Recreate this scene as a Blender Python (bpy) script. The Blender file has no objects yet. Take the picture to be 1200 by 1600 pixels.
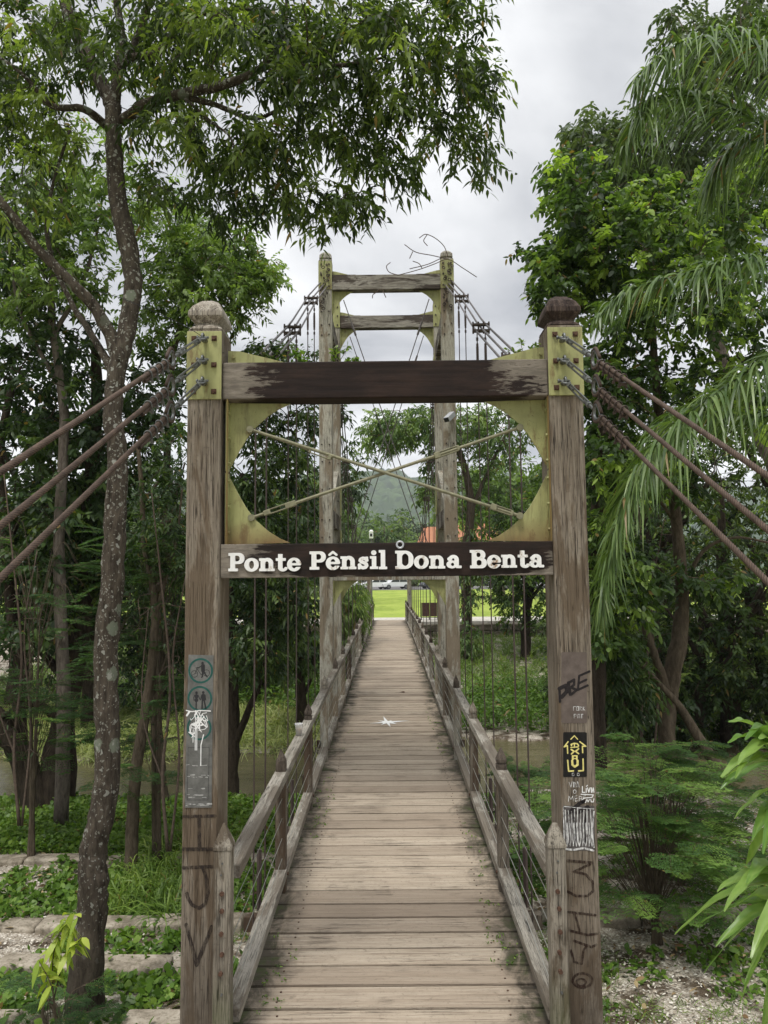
import bpy, math, random
import numpy as np
from mathutils import Vector, Matrix, Euler
R = math.radians
rng = np.random.default_rng(7)
random.seed(7)
scene = bpy.context.scene
col = scene.collection

# ------------------------------------------------------------------ camera
FOC = 1156.0                       # focal length in photo pixels (photo is 1200 x 1600)
EYE = Vector((0.0, 0.0, 2.22))
cam_d = bpy.data.cameras.new('camera')
cam = bpy.data.objects.new('camera', cam_d)
col.objects.link(cam)
cam_d.sensor_fit = 'VERTICAL'
cam_d.sensor_height = 36.0
cam_d.lens = 36.0 * FOC / 1600.0
cam_d.clip_start = 0.05
cam_d.clip_end = 6000
RM = Matrix.Rotation(R(0.35), 3, 'Z') @ Matrix.Rotation(R(90 + 4.75), 3, 'X') @ Matrix.Rotation(R(-0.56), 3, 'Z')
cam.matrix_world = Matrix.Translation(EYE) @ RM.to_4x4()
scene.camera = cam
RN = np.array(RM)

def at(px, py, Y):
    """world point seen at photo pixel (px, py) at forward distance Y"""
    d = RN @ np.array([(px - 600) / FOC, (800 - py) / FOC, -1.0])
    t = (Y - EYE.y) / d[1]
    return np.array(EYE) + d * t

def zat(py, Y, px=604):
    return float(at(px, py, Y)[2])

# ------------------------------------------------------------------ world, sun, exposure
scene.view_settings.view_transform = 'Standard'
scene.view_settings.look = 'None'
scene.view_settings.exposure = 0.70
scene.view_settings.gamma = 1.0
scene.view_settings.use_curve_mapping = False
HAZE = .00026
SUN_EL, SUN_AZ = R(66), R(200)
world = bpy.data.worlds.new('World')
scene.world = world
world.use_nodes = True
wn, wl = world.node_tree.nodes, world.node_tree.links
wn.clear()
wout = wn.new('ShaderNodeOutputWorld')
sky = wn.new('ShaderNodeTexSky'); sky.sky_type = 'NISHITA'; sky.sun_disc = False
sky.sun_elevation = SUN_EL; sky.sun_rotation = SUN_AZ
bg_sky = wn.new('ShaderNodeBackground'); bg_sky.inputs[1].default_value = 0.05
wl.new(sky.outputs[0], bg_sky.inputs[0])
# the overcast cloud layer: noise on a plane overhead, brighter towards the zenith
tc = wn.new('ShaderNodeTexCoord')
sep = wn.new('ShaderNodeSeparateXYZ'); wl.new(tc.outputs['Generated'], sep.inputs[0])
def wmath(op, a, b=None, clamp=False):
    n = wn.new('ShaderNodeMath'); n.operation = op; n.use_clamp = clamp
    for i, v in enumerate((a, b)):
        if v is None: continue
        if isinstance(v, (int, float)): n.inputs[i].default_value = v
        else: wl.new(v, n.inputs[i])
    return n.outputs[0]
zc = wmath('MAXIMUM', sep.outputs[2], 0.0)
zp = wmath('ADD', zc, 0.18)
cx = wmath('DIVIDE', sep.outputs[0], zp); cy = wmath('DIVIDE', sep.outputs[1], zp)
cmb = wn.new('ShaderNodeCombineXYZ'); wl.new(cx, cmb.inputs[0]); wl.new(cy, cmb.inputs[1])
n1 = wn.new('ShaderNodeTexNoise'); n1.inputs['Scale'].default_value = 1.15; n1.inputs['Detail'].default_value = 7
n1.inputs['Roughness'].default_value = 0.52; n1.inputs['Distortion'].default_value = 0.35
wl.new(cmb.outputs[0], n1.inputs['Vector'])
cr = wn.new('ShaderNodeValToRGB'); wl.new(n1.outputs[0], cr.inputs[0])
cr.color_ramp.elements[0].position = 0.38; cr.color_ramp.elements[0].color = (0.35, 0.363, 0.395, 1)
cr.color_ramp.elements[1].position = 0.60; cr.color_ramp.elements[1].color = (0.90, 0.905, 0.91, 1)
e = cr.color_ramp.elements.new(0.48); e.color = (0.59, 0.60, 0.618, 1)
zs = wmath('SUBTRACT', zc, 0.62)
zs = wmath('MULTIPLY', zs, 7.0, True)
bst = wmath('ADD', wmath('MULTIPLY', zs, .9), 0.74)
hz = wmath('SUBTRACT', 1.0, wmath('MULTIPLY', zc, 4.0, True))
bst = wmath('ADD', bst, wmath('MULTIPLY', hz, 0.30))
bg_c = wn.new('ShaderNodeBackground'); wl.new(cr.outputs[0], bg_c.inputs[0]); wl.new(bst, bg_c.inputs[1])
addw = wn.new('ShaderNodeAddShader')
bg_sky.inputs[1].default_value = 0.006
wl.new(bg_c.outputs[0], addw.inputs[0]); wl.new(bg_sky.outputs[0], addw.inputs[1])
wl.new(addw.outputs[0], wout.inputs[0])

sd = bpy.data.lights.new('sun', 'SUN'); sd.energy = 1.5; sd.angle = R(11); sd.color = (1.0, 0.97, 0.92)
sun = bpy.data.objects.new('sun', sd); col.objects.link(sun)
sv = Vector((math.sin(SUN_AZ) * math.cos(SUN_EL), math.cos(SUN_AZ) * math.cos(SUN_EL), math.sin(SUN_EL)))
sun.rotation_euler = sv.to_track_quat('Z', 'Y').to_euler()

# ------------------------------------------------------------------ node material helper
class NM:
    def __init__(s, name, rough=0.8, spec=0.3):
        s.m = bpy.data.materials.new(name); s.m.use_nodes = True
        s.nt = s.m.node_tree; s.n = s.nt.nodes; s.l = s.nt.links
        s.n.clear()
        s.out = s.n.new('ShaderNodeOutputMaterial')
        s.b = s.n.new('ShaderNodeBsdfPrincipled')
        s.b.inputs['Roughness'].default_value = rough
        s.b.inputs['Specular IOR Level'].default_value = spec
        s.l.new(s.b.outputs[0], s.out.inputs[0])
        s.tc = s.n.new('ShaderNodeTexCoord')
        s.co = s.tc.outputs['Object']
    def put(s, sock, v):
        if isinstance(v, (int, float)): sock.default_value = v
        elif isinstance(v, tuple): sock.default_value = v if len(v) == 4 or sock.type == 'VECTOR' else (*v, 1)
        else: s.l.new(v, sock)
    def map(s, sc, loc=(0, 0, 0), vec=None):
        n = s.n.new('ShaderNodeMapping'); n.inputs['Scale'].default_value = sc; n.inputs['Location'].default_value = loc
        s.l.new(vec or s.co, n.inputs[0]); return n.outputs[0]
    def noise(s, vec, scale, detail=4, rough=0.55, dist=0.0):
        n = s.n.new('ShaderNodeTexNoise'); s.l.new(vec, n.inputs['Vector'])
        n.inputs['Scale'].default_value = scale; n.inputs['Detail'].default_value = detail
        n.inputs['Roughness'].default_value = rough; n.inputs['Distortion'].default_value = dist
        return n.outputs[0]
    def voro(s, vec, scale, feature='F1'):
        n = s.n.new('ShaderNodeTexVoronoi'); n.feature = feature; s.l.new(vec, n.inputs['Vector'])
        n.inputs['Scale'].default_value = scale
        return n
    def ramp(s, fac, stops):
        n = s.n.new('ShaderNodeValToRGB'); s.l.new(fac, n.inputs[0])
        el = n.color_ramp.elements
        while len(el) < len(stops): el.new(0.5)
        for e_, (p, c) in zip(el, stops):
            e_.position = p; e_.color = (c, c, c, 1) if isinstance(c, (int, float)) else (*c, 1)
        return n.outputs[0]
    def mix(s, fac, a, b, mode='MIX'):
        n = s.n.new('ShaderNodeMix'); n.data_type = 'RGBA'; n.blend_type = mode
        s.put(n.inputs[0], fac); s.put(n.inputs[6], a); s.put(n.inputs[7], b)
        return n.outputs[2]
    def math(s, op, a, b=0.0, clamp=False):
        n = s.n.new('ShaderNodeMath'); n.operation = op; n.use_clamp = clamp
        s.put(n.inputs[0], a); s.put(n.inputs[1], b)
        return n.outputs[0]
    def sep(s, vec=None):
        n = s.n.new('ShaderNodeSeparateXYZ'); s.l.new(vec or s.co, n.inputs[0]); return n.outputs
    def attr(s, name):
        n = s.n.new('ShaderNodeAttribute'); n.attribute_name = name; return n.outputs['Fac']
    def bump(s, h, strength=0.4, dist=0.01):
        n = s.n.new('ShaderNodeBump'); n.inputs['Strength'].default_value = strength; n.inputs['Distance'].default_value = dist
        s.l.new(h, n.inputs['Height']); s.l.new(n.outputs[0], s.b.inputs['Normal'])
    def base(s, c): s.put(s.b.inputs['Base Color'], c)

def stretch(axis, k=0.07):
    return tuple(k if i == axis else 1.0 for i in range(3))

def wood(name, axis, dark, mid, light, dirt=None, low_moss=None, streak=0.5, dthr=.5):
    m = NM(name, 0.85, 0.2)
    g = m.noise(m.map(stretch(axis, 0.035)), 60, 5, 0.65)
    gf = m.noise(m.map(stretch(axis, 0.03), (3, 1, 2)), 260, 3, 0.6)
    big = m.noise(m.map(stretch(axis, 0.3)), 5.0, 5, 0.6, 0.4)
    c = m.ramp(g, [(0.3, dark), (0.5, mid), (0.72, light)])
    c = m.mix(m.ramp(big, [(0.36, 0.0), (0.64, 0.75)]), c, light if streak > 0 else dark)
    c = m.mix(m.ramp(gf, [(0.34, 0.85), (0.48, 0.0)]), c, tuple(x * 0.45 for x in dark))
    ck = m.noise(m.map(stretch(axis, 0.022), (11, 5, 7)), 34, 4, .6, .15)
    ckm = m.math('ABSOLUTE', m.math('SUBTRACT', ck, .5))
    crack = m.math('MULTIPLY', m.ramp(ckm, [(0.004, 1.), (.013, 0.)]), m.ramp(m.noise(m.map((1, 1, 1), (4, 4, 4)), 5, 3), [(.45, 0.), (.58, 1.)]))
    c = m.mix(m.math('MULTIPLY', crack, .9), c, tuple(x * .22 for x in dark))
    sp = m.noise(m.map((1, 1, 1), (2, 2, 2)), 38, 6, .8)
    c = m.mix(m.ramp(sp, [(.56, 0.), (.66, .45)]), c, tuple(x * .55 for x in dark))
    if dirt:
        d = m.noise(m.map(stretch(axis, 0.22), (7, 3, 9)), 4.5, 6, 0.68, 0.6)
        c = m.mix(m.ramp(d, [(dthr, 0.0), (dthr + .06, 0.85)]), c, dirt)
    if low_moss:      # (z0, z1, colour) damp foot of a post
        z = m.sep()[2]
        n_ = m.n.new('ShaderNodeMapRange'); m.l.new(z, n_.inputs[0])
        n_.inputs[1].default_value = low_moss[1]; n_.inputs[2].default_value = low_moss[0]
        k = m.math('MULTIPLY', n_.outputs[0], m.ramp(m.noise(m.map((1, 1, .5)), 14, 5, .7), [(.3, 0.45), (.6, 1.0)]), True)
        c = m.mix(k, c, low_moss[2])
    m.base(c)
    h = m.math('SUBTRACT', m.math('ADD', m.math('MULTIPLY', g, 0.6), m.math('MULTIPLY', gf, 0.8)), crack)
    m.bump(h, 0.8, 0.008)
    return m.m

M = {}
M['post_wood'] = wood('post_wood', 2, (.080, .061, .044), (.180, .146, .108), (.285, .245, .192), dirt=(.118, .086, .056),
                      low_moss=(-0.1, 0.62, (.06, .048, .036)))
M['cap_light'] = wood('cap_wood_light', 2, (.11, .085, .065), (.29, .25, .20), (.48, .44, .375))
M['cap_dark'] = wood('cap_wood_dark', 2, (.014, .0085, .007), (.034, .022, .018), (.12, .088, .07))
M['tower_wood'] = wood('tower_wood', 2, (.13, .117, .09), (.31, .285, .228), (.49, .465, .39), dirt=(.20, .155, .105))
M['tower_beam'] = wood('tower_beam_wood', 0, (.11, .09, .072), (.24, .215, .175), (.38, .355, .30), dirt=(.04, .026, .02), dthr=.45)
M['rail_wood'] = wood('rail_wood', 1, (.13, .116, .094), (.255, .232, .19), (.38, .35, .297), dirt=(.15, .125, .096), dthr=.48)
M['rail_post'] = wood('rail_post_wood', 2, (.045, .034, .024), (.115, .092, .066), (.20, .175, .14), dirt=(.07, .045, .028))
M['small_post'] = wood('small_post_wood', 2, (.08, .066, .05), (.205, .178, .138), (.34, .308, .25), dirt=(.09, .068, .045),
                       low_moss=(0.0, 0.42, (.075, .088, .032)))
M['rail_cap'] = wood('rail_cap_wood', 2, (.02, .014, .011), (.055, .041, .031), (.14, .115, .09))

def dark_beam(name, c0, patch, thr, zlow=None):
    m = NM(name, 0.5, 0.18)
    g = m.noise(m.map(stretch(0, .05)), 40, 5, .65)
    c = m.ramp(g, [(.3, tuple(x * .45 for x in c0)), (.7, c0)])
    c = m.mix(m.ramp(m.noise(m.map((.25, 1, .8), (8, 8, 8)), 9, 6, .75), [(.45, 0.), (.66, .7)]), c, (.042, .024, .017))
    p = m.noise(m.map((.55, 1, 1.4), (2.1, 0, 4)), 3.0, 3, .6, .5)
    f = m.noise(m.map((.18, 1, 1), (1, 2, 3)), 42, 6, .75)
    k = m.math('ADD', m.math('MULTIPLY', p, .62), m.math('MULTIPLY', f, .38))
    # the ends of the board, next to the posts, have lost their stain
    x = m.math('ABSOLUTE', m.sep()[0])
    k = m.math('ADD', k, m.math('MULTIPLY', m.math('SUBTRACT', x, .40, True), .55))
    if zlow is not None: k = m.math('ADD', k, m.math('MULTIPLY', m.math('SUBTRACT', zlow, m.sep()[2], True), 9.0))
    kk = m.ramp(k, [(thr, 0.0), (thr + .035, 0.9)])
    c = m.mix(kk, c, m.mix(m.ramp(f, [(.4, 0.), (.6, 1.)]), patch, tuple(v * .55 for v in patch)))
    m.base(c)
    m.put(m.b.inputs['Roughness'], m.ramp(kk, [(0, .68), (1, .9)]))
    m.bump(m.math('ADD', g, m.math('MULTIPLY', kk, .4)), .5, .005)
    return m.m
M['beam_dark'] = dark_beam('beam_stained_wood', (.022, .0135, .0105), (.27, .235, .19), .635)
M['sign_wood'] = dark_beam('sign_stained_wood', (.021, .0148, .012), (.27, .235, .19), .66, zat(896, 3.68))

def yellow_paint(name, rust_low):
    m = NM(name, .55, .4)
    big = m.noise(m.map((1, 1, 1)), 6, 5, .6)
    c = m.ramp(big, [(.3, (.24, .24, .095)), (.65, (.36, .36, .15))])
    r = m.noise(m.map((1, 1, .35), (4, 4, 4)), 14, 6, .7)
    z = m.sep()[2]
    k = m.ramp(r, [(.56, 0.), (.66, .75)])
    if rust_low:
        n_ = m.n.new('ShaderNodeMapRange'); m.l.new(z, n_.inputs[0])
        n_.inputs[1].default_value = rust_low[1]; n_.inputs[2].default_value = rust_low[0]
        kk = m.math('MULTIPLY', n_.outputs[0], m.ramp(m.noise(m.map((1, 1, 1)), 5, 4, .6), [(.3, .5), (.6, 1.)]), True)
        c = m.mix(kk, c, (.19, .085, .03))
    c = m.mix(m.ramp(m.noise(m.map((1, 1, .12), (9, 2, 5)), 26, 5, .7), [(.52, 0.), (.66, .5)]), c, (.12, .10, .045))
    c = m.mix(m.ramp(m.noise(m.map((1, 1, 1), (9, 2, 5)), 60, 4, .7), [(.66, 0.), (.69, .8)]), c, (.10, .06, .03))
    c = m.mix(k, c, (.15, .09, .035))
    m.base(c); m.bump(r, .15, .003)
    return m.m
M['yellow'] = yellow_paint('yellow_green_paint', (2.34, 2.50))
M['yellow_high'] = yellow_paint('yellow_green_paint_clean', None)
M['rust_yellow'] = NM('rust_stained_flange', .8).m
m = NM('rust_streaked_flange', .75); r_ = m.noise(m.map((1, 1, .15)), 9, 5, .6)
m.base(m.ramp(r_, [(.35, (.16, .065, .025)), (.6, (.30, .24, .09))])); M['rust_yellow'] = m.m

def simple(name, c, rough=.6, metal=0.0, spec=.4, var=.35, scale=12, bump=0.1):
    m = NM(name, rough, spec)
    n_ = m.noise(m.map((1, 1, 1)), scale, 5, .6)
    m.base(m.ramp(n_, [(.3, tuple(v * (1 - var) for v in c)), (.7, tuple(min(1, v * (1 + var * .6)) for v in c))]))
    m.b.inputs['Metallic'].default_value = metal
    if bump: m.bump(n_, bump, .004)
    return m.m
M['galv'] = simple('galvanised_steel', (.15, .155, .15), .38, .6, .5, .3, 12, 0)
M['dull_steel'] = simple('dull_painted_steel', (.22, .21, .13), .6, .2, .4, .3, 40)
M['bolt_dark'] = simple('dark_iron', (.07, .052, .042), .6, .4, .4, .5, 80)
M['bolt_rust'] = simple('rusty_iron', (.10, .055, .036), .8, .2, .3, .5, 90)
M['rope'] = simple('rusty_wire_rope', (.085, .060, .046), .75, .1, .25, .4, 25)
m = NM('rusty_wire_rope', .75, .25)
n_ = m.noise(m.map((1, 1, 1)), 25, 5, .6)
c = m.ramp(n_, [(.3, (.060, .040, .029)), (.7, (.13, .088, .064))])
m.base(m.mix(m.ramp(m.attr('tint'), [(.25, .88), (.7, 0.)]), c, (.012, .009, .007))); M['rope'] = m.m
M['cable'] = simple('grey_brown_cable', (.13, .115, .11), .55, .4, .4, .4, 20)
M['hanger'] = simple('hanger_rod_iron', (.075, .055, .048), .6, .3, .4, .4, 8)
M['wire'] = simple('thin_steel_wire', (.42, .42, .38), .4, .6, .5, .2, 10)
M['letter'] = NM('white_letter_paint', .5).m
m = NM('chipped_white_letter_paint', .45, .4)
n_ = m.noise(m.map((1, 1, 1), (2.2, 0, 0)), 16, 6, .7)
m.base(m.ramp(n_, [(.33, (.30, .20, .12)), (.41, (.74, .73, .70)), (.7, (.84, .84, .82))])); M['letter'] = m.m
M['spray_black'] = simple('black_spray_paint', (.022, .018, .018), .7, 0, .2, .5, 70, 0)
def sprayed(name, c):
    m = NM(name, .8, .15)
    tr = m.n.new('ShaderNodeBsdfTransparent'); mx = m.n.new('ShaderNodeMixShader')
    f = m.ramp(m.noise(m.map((1, 1, .35)), 70, 4, .6), [(.36, .18), (.62, .92)])
    m.l.new(f, mx.inputs[0]); m.l.new(tr.outputs[0], mx.inputs[1]); m.l.new(m.b.outputs[0], mx.inputs[2])
    m.l.new(mx.outputs[0], m.out.inputs[0]); m.base(c)
    return m.m
M['spray_faded'] = sprayed('faded_spray_paint', (.035, .027, .023))
M['spray_white'] = sprayed('white_marker_paint', (.75, .75, .73))
M['spray_brown'] = sprayed('faded_brown_spray_paint', (.035, .02, .015))
M['sign_metal'] = simple('scuffed_sign_metal', (.15, .15, .14), .5, .3, .4, .35, 25)
M['sign_metal_light'] = simple('scratched_sign_metal', (.42, .42, .40), .6, .2, .4, .3, 50)
M['ring_green'] = simple('green_ring_paint', (.012, .085, .07), .5, 0, .3, .3, 60, 0)
M['sticker_yellow'] = simple('pale_yellow_paint', (.70, .62, .22), .7, 0, .2, .25, 80, 0)
M['white_plain'] = simple('white_painted_mark', (.78, .78, .76), .7, 0, .2, .15, 30, 0)
M['plastic_white'] = simple('silver_plastic', (.42, .43, .45), .4, .1, .5, .1, 10, 0)
M['black_plastic'] = simple('black_plastic', (.02, .02, .022), .5, 0, .4, .3, 10, 0)

# deck
m = NM('deck_planks', .82, .2)
g = m.noise(m.map((.03, 1, 1)), 55, 5, .68); gf = m.noise(m.map((.02, 1, 1), (3, 3, 3)), 240, 3, .6)
t = m.attr('tint')
c = m.ramp(g, [(.28, (.30, .235, .172)), (.5, (.43, .355, .27)), (.74, (.53, .455, .36))])
c = m.mix(m.ramp(gf, [(.32, .45), (.44, 0.)]), c, (.13, .095, .068))
ck = m.math('ABSOLUTE', m.math('SUBTRACT', m.noise(m.map((.02, 1, 1), (1, 2, 3)), 30, 4, .6, .15), .5))
crk = m.math('MULTIPLY', m.ramp(ck, [(.004, 1.), (.012, 0.)]), m.ramp(m.noise(m.map((1, 1, 1), (4, 4, 4)), 3, 3), [(.50, 0.), (.60, 1.)]))
c = m.mix(m.math('MULTIPLY', crk, .7), c, (.03, .022, .016))
c = m.mix(m.ramp(m.noise(m.map((1, 1, 1), (6, 1, 2)), 34, 6, .8), [(.55, 0.), (.66, .5)]), c, (.12, .095, .07))
c = m.mix(m.math('MULTIPLY', t, .7), c, (.22, .17, .125))
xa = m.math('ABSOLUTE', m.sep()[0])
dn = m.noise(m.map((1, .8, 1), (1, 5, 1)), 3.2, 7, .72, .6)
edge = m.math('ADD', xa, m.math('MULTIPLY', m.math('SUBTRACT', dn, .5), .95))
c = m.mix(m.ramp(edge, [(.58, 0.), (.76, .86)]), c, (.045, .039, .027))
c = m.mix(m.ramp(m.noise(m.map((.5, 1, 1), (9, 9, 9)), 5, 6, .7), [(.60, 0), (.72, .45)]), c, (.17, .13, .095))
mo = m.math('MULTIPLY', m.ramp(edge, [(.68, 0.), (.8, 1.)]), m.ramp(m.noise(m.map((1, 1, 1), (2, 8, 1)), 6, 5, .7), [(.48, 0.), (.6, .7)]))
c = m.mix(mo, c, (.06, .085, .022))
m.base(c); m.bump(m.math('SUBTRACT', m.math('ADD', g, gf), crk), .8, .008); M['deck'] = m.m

# bark
def bark(name, dark, light, lichen=.0, lsize=9):
    m = NM(name, .95, .1)
    b = m.noise(m.map((1, 1, .28)), 22, 6, .72, .3)
    c = m.ramp(b, [(.32, dark), (.68, light)])
    if lichen:
        wv = m.n.new('ShaderNodeVectorMath'); wv.operation = 'ADD'; m.l.new(m.map((1, 1, .8)), wv.inputs[0])
        nz = m.n.new('ShaderNodeTexNoise'); nz.inputs['Scale'].default_value = 30; m.l.new(m.co, nz.inputs['Vector'])
        sc_ = m.n.new('ShaderNodeVectorMath'); sc_.operation = 'SCALE'; sc_.inputs['Scale'].default_value = .05; m.l.new(nz.outputs['Color'], sc_.inputs[0]); m.l.new(sc_.outputs[0], wv.inputs[1])
        fade = m.ramp(m.math('ADD', m.math('MULTIPLY', m.sep()[2], .5), .62), [(.2, 0.0), (.5, 1.)]) if name == 'lichened_bark' else 1.0
        for scale, rad, keep, colr in ((lsize, .30, .72, (.17, .19, .14)), (lsize * 3.2, .30, .76, (.30, .30, .26)), (lsize * 7, .33, .66, (.24, .235, .20))):
            v = m.n.new('ShaderNodeTexVoronoi'); v.inputs['Scale'].default_value = scale; m.l.new(wv.outputs[0], v.inputs['Vector'])
            on = m.ramp(m.sep(v.outputs['Color'])[0], [(keep - .01, 0.), (keep + .01, 1.)])
            sp = m.ramp(v.outputs['Distance'], [(rad, 1.), (rad + .06, 0.)])
            c = m.mix(m.math('MULTIPLY', m.math('MULTIPLY', on, sp), m.math('MULTIPLY', fade, .85)), c, colr)
    m.base(c); m.bump(b, .9, .03)
    return m.m
M['bark_a'] = bark('lichened_bark', (.024, .019, .014), (.115, .095, .073), 1.0, 7)
M['bark_b'] = bark('dark_bark', (.02, .016, .012), (.075, .058, .042), 0)
M['bark_c'] = bark('brown_bark', (.05, .038, .026), (.15, .12, .085), 0)
M['bark_far'] = bark('grey_bark', (.07, .055, .045), (.20, .17, .14), 0)

def leaf(name, c_dark, c_mid, c_light, trans=.38, rough=.45):
    m = NM(name, rough, .35)
    t = m.attr('tint')
    c = m.ramp(t, [(0.0, c_dark), (.5, c_mid), (.94, c_light), (.99, (.22, .15, .05))])
    m.base(c)
    tr = m.n.new('ShaderNodeBsdfTranslucent')
    hs = m.mix(1.0, c, (1.25, 1.35, .55), 'MULTIPLY')
    m.l.new(hs, tr.inputs[0])
    mx = m.n.new('ShaderNodeMixShader'); mx.inputs[0].default_value = trans
    m.l.new(m.b.outputs[0], mx.inputs[1]); m.l.new(tr.outputs[0], mx.inputs[2]); m.l.new(mx.outputs[0], m.out.inputs[0])
    return m.m
M['leaf_canopy'] = leaf('canopy_leaves', (.024, .042, .012), (.075, .115, .030), (.22, .29, .065), .5)
M['leaf_dark'] = leaf('dark_leaves', (.018, .036, .012), (.042, .078, .024), (.12, .18, .05))
M['leaf_light'] = leaf('light_leaves', (.06, .105, .028), (.13, .20, .05), (.24, .33, .09), .45)
M['leaf_grey'] = leaf('grey_green_leaves', (.05, .075, .035), (.09, .125, .06), (.15, .20, .085))
M['leaf_right'] = leaf('round_leaves', (.03, .055, .018), (.085, .145, .040), (.30, .42, .08), .45)
M['leaf_fern'] = leaf('feathery_leaves', (.04, .085, .025), (.085, .17, .042), (.20, .32, .07), .42, .6)
M['leaf_palm'] = leaf('palm_leaflets', (.05, .09, .025), (.10, .165, .045), (.21, .29, .10), .35, .35)
M['leaf_ginger'] = leaf('broad_glossy_leaves', (.07, .15, .025), (.13, .24, .045), (.24, .36, .09), .35, .28)
M['leaf_lime'] = leaf('lime_leaves', (.24, .34, .045), (.34, .43, .06), (.45, .52, .09), .4)
M['leaf_weed'] = leaf('weed_leaves', (.06, .12, .018), (.115, .21, .03), (.22, .33, .06), .38)
M['grass'] = leaf('grass_blades', (.08, .14, .025), (.16, .25, .045), (.30, .38, .09), .35)
M['reed'] = leaf('reed_blades', (.13, .18, .045), (.28, .34, .10), (.48, .50, .22), .3)
M['leaf_far'] = leaf('far_leaves', (.06, .11, .03), (.12, .19, .05), (.22, .30, .09), .35)
M['dead'] = simple('dead_twig', (.12, .09, .07), .9, 0, .1, .4, 30)

# ------------------------------------------------------------------ mesh builder
class MB:
    def __init__(s): s.v = []; s.f = []; s.mi = []
    def add(s, vs, fs, mi=0):
        o = len(s.v); s.v.extend([tuple(map(float, p)) for p in vs]); s.f.extend([tuple(o + i for i in f) for f in fs]); s.mi.extend([mi] * len(fs))
    def box(s, x0, x1, y0, y1, z0, z1, mi=0):
        vs = [(x, y, z) for z in (z0, z1) for y in (y0, y1) for x in (x0, x1)]
        s.add(vs, [(0, 2, 3, 1), (4, 5, 7, 6), (0, 1, 5, 4), (2, 6, 7, 3), (0, 4, 6, 2), (1, 3, 7, 5)], mi)
    def obox(s, a, b, w, h, up=(0, 0, 1), mi=0):
        """box from a to b with width w (sideways) and height h"""
        a = np.array(a, float); b = np.array(b, float); d = b - a; d /= np.linalg.norm(d)
        sd = np.cross(d, up); sd /= np.linalg.norm(sd); u = np.cross(sd, d)
        vs = []
        for p in (a, b):
            for i, j in ((-1, -1), (1, -1), (1, 1), (-1, 1)): vs.append(p + sd * w / 2 * i + u * h / 2 * j)
        s.add(vs, [(0, 1, 2, 3), (4, 7, 6, 5), (0, 4, 5, 1), (1, 5, 6, 2), (2, 6, 7, 3), (3, 7, 4, 0)], mi)
    def tube(s, pts, r, n=8, mi=0, cap=True):
        pts = np.array(pts, float); k = len(pts)
        rr = np.full(k, r, float) if np.isscalar(r) else np.array(r, float)
        tg = np.gradient(pts, axis=0); tg /= np.linalg.norm(tg, axis=1)[:, None] + 1e-12
        ref = np.array([0, 0, 1.0]) if abs(tg[0][2]) < .9 else np.array([1.0, 0, 0])
        a = np.cross(tg[0], ref); a /= np.linalg.norm(a)
        an = np.arange(n) * 2 * np.pi / n; vs = []
        for i in range(k):
            a = a - tg[i] * np.dot(a, tg[i]); a /= np.linalg.norm(a); b = np.cross(tg[i], a)
            vs.extend(pts[i] + rr[i] * (np.cos(an)[:, None] * a + np.sin(an)[:, None] * b))
        fs = [(i * n + j, i * n + (j + 1) % n, (i + 1) * n + (j + 1) % n, (i + 1) * n + j) for i in range(k - 1) for j in range(n)]
        if cap: fs += [tuple(range(n - 1, -1, -1)), tuple((k - 1) * n + j for j in range(n))]
        s.add(vs, fs, mi)
    def rings(s, rings_, mi=0, cap=True):
        """loft between closed rings of equal length"""
        n = len(rings_[0]); vs = [p for r_ in rings_ for p in r_]
        fs = [(i * n + j, i * n + (j + 1) % n, (i + 1) * n + (j + 1) % n, (i + 1) * n + j) for i in range(len(rings_) - 1) for j in range(n)]
        if cap: fs += [tuple(range(n - 1, -1, -1)), tuple((len(rings_) - 1) * n + j for j in range(n))]
        s.add(vs, fs, mi)
    def prism(s, poly, ax, d0, d1, mi=0):
        """poly: 2-D outline in the two other axes, extruded along ax"""
        def P(p, d):
            q = list(p); q.insert(ax, d); return q
        n = len(poly); vs = [P(p, d0) for p in poly] + [P(p, d1) for p in poly]
        s.add(vs, [tuple(range(n)), tuple(range(2 * n - 1, n - 1, -1))] + [(i, i + n, (i + 1) % n + n, (i + 1) % n) for i in range(n)], mi)
    def build(s, name, mats, parent=None, loc=None, smooth=False, bevel=0, tint=None, local=False):
        me = bpy.data.meshes.new(name); me.from_pydata(s.v, [], s.f)
        for m_ in (mats if isinstance(mats, (list, tuple)) else [mats]): me.materials.append(m_)
        if any(s.mi): me.polygons.foreach_set('material_index', s.mi)
        import bmesh
        bm = bmesh.new(); bm.from_mesh(me); bmesh.ops.recalc_face_normals(bm, faces=bm.faces); bm.to_mesh(me); bm.free()
        if smooth: me.polygons.foreach_set('use_smooth', [True] * len(me.polygons))
        if tint is not None:
            a = me.attributes.new('tint', 'FLOAT', 'POINT'); a.data.foreach_set('value', tint)
        return link(name, me, parent, loc, bevel, local)

def link(name, me, parent=None, loc=None, bevel=0, local=False):
    o = bpy.data.objects.new(name, me); col.objects.link(o)
    if parent is not None:
        o.parent = parent
        if parent.type == 'EMPTY' and not local: o.location = -parent.location
    if loc is not None: o.location = loc
    if bevel:
        md = o.modifiers.new('bevel', 'BEVEL'); md.width = bevel; md.segments = 2; md.limit_method = 'ANGLE'
    return o

def tag(o, label=None, cat=None, group=None, kind=None):
    if label: o['label'] = label
    if cat: o['category'] = cat
    if group: o['group'] = group
    if kind: o['kind'] = kind
    return o
def thing(name, label, cat, loc=(0, 0, 0), group=None, kind=None):
    o = bpy.data.objects.new(name, None); col.objects.link(o); o.location = Vector([float(v) for v in loc]); o.empty_display_size = .2
    return tag(o, label, cat, group, kind)

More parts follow.
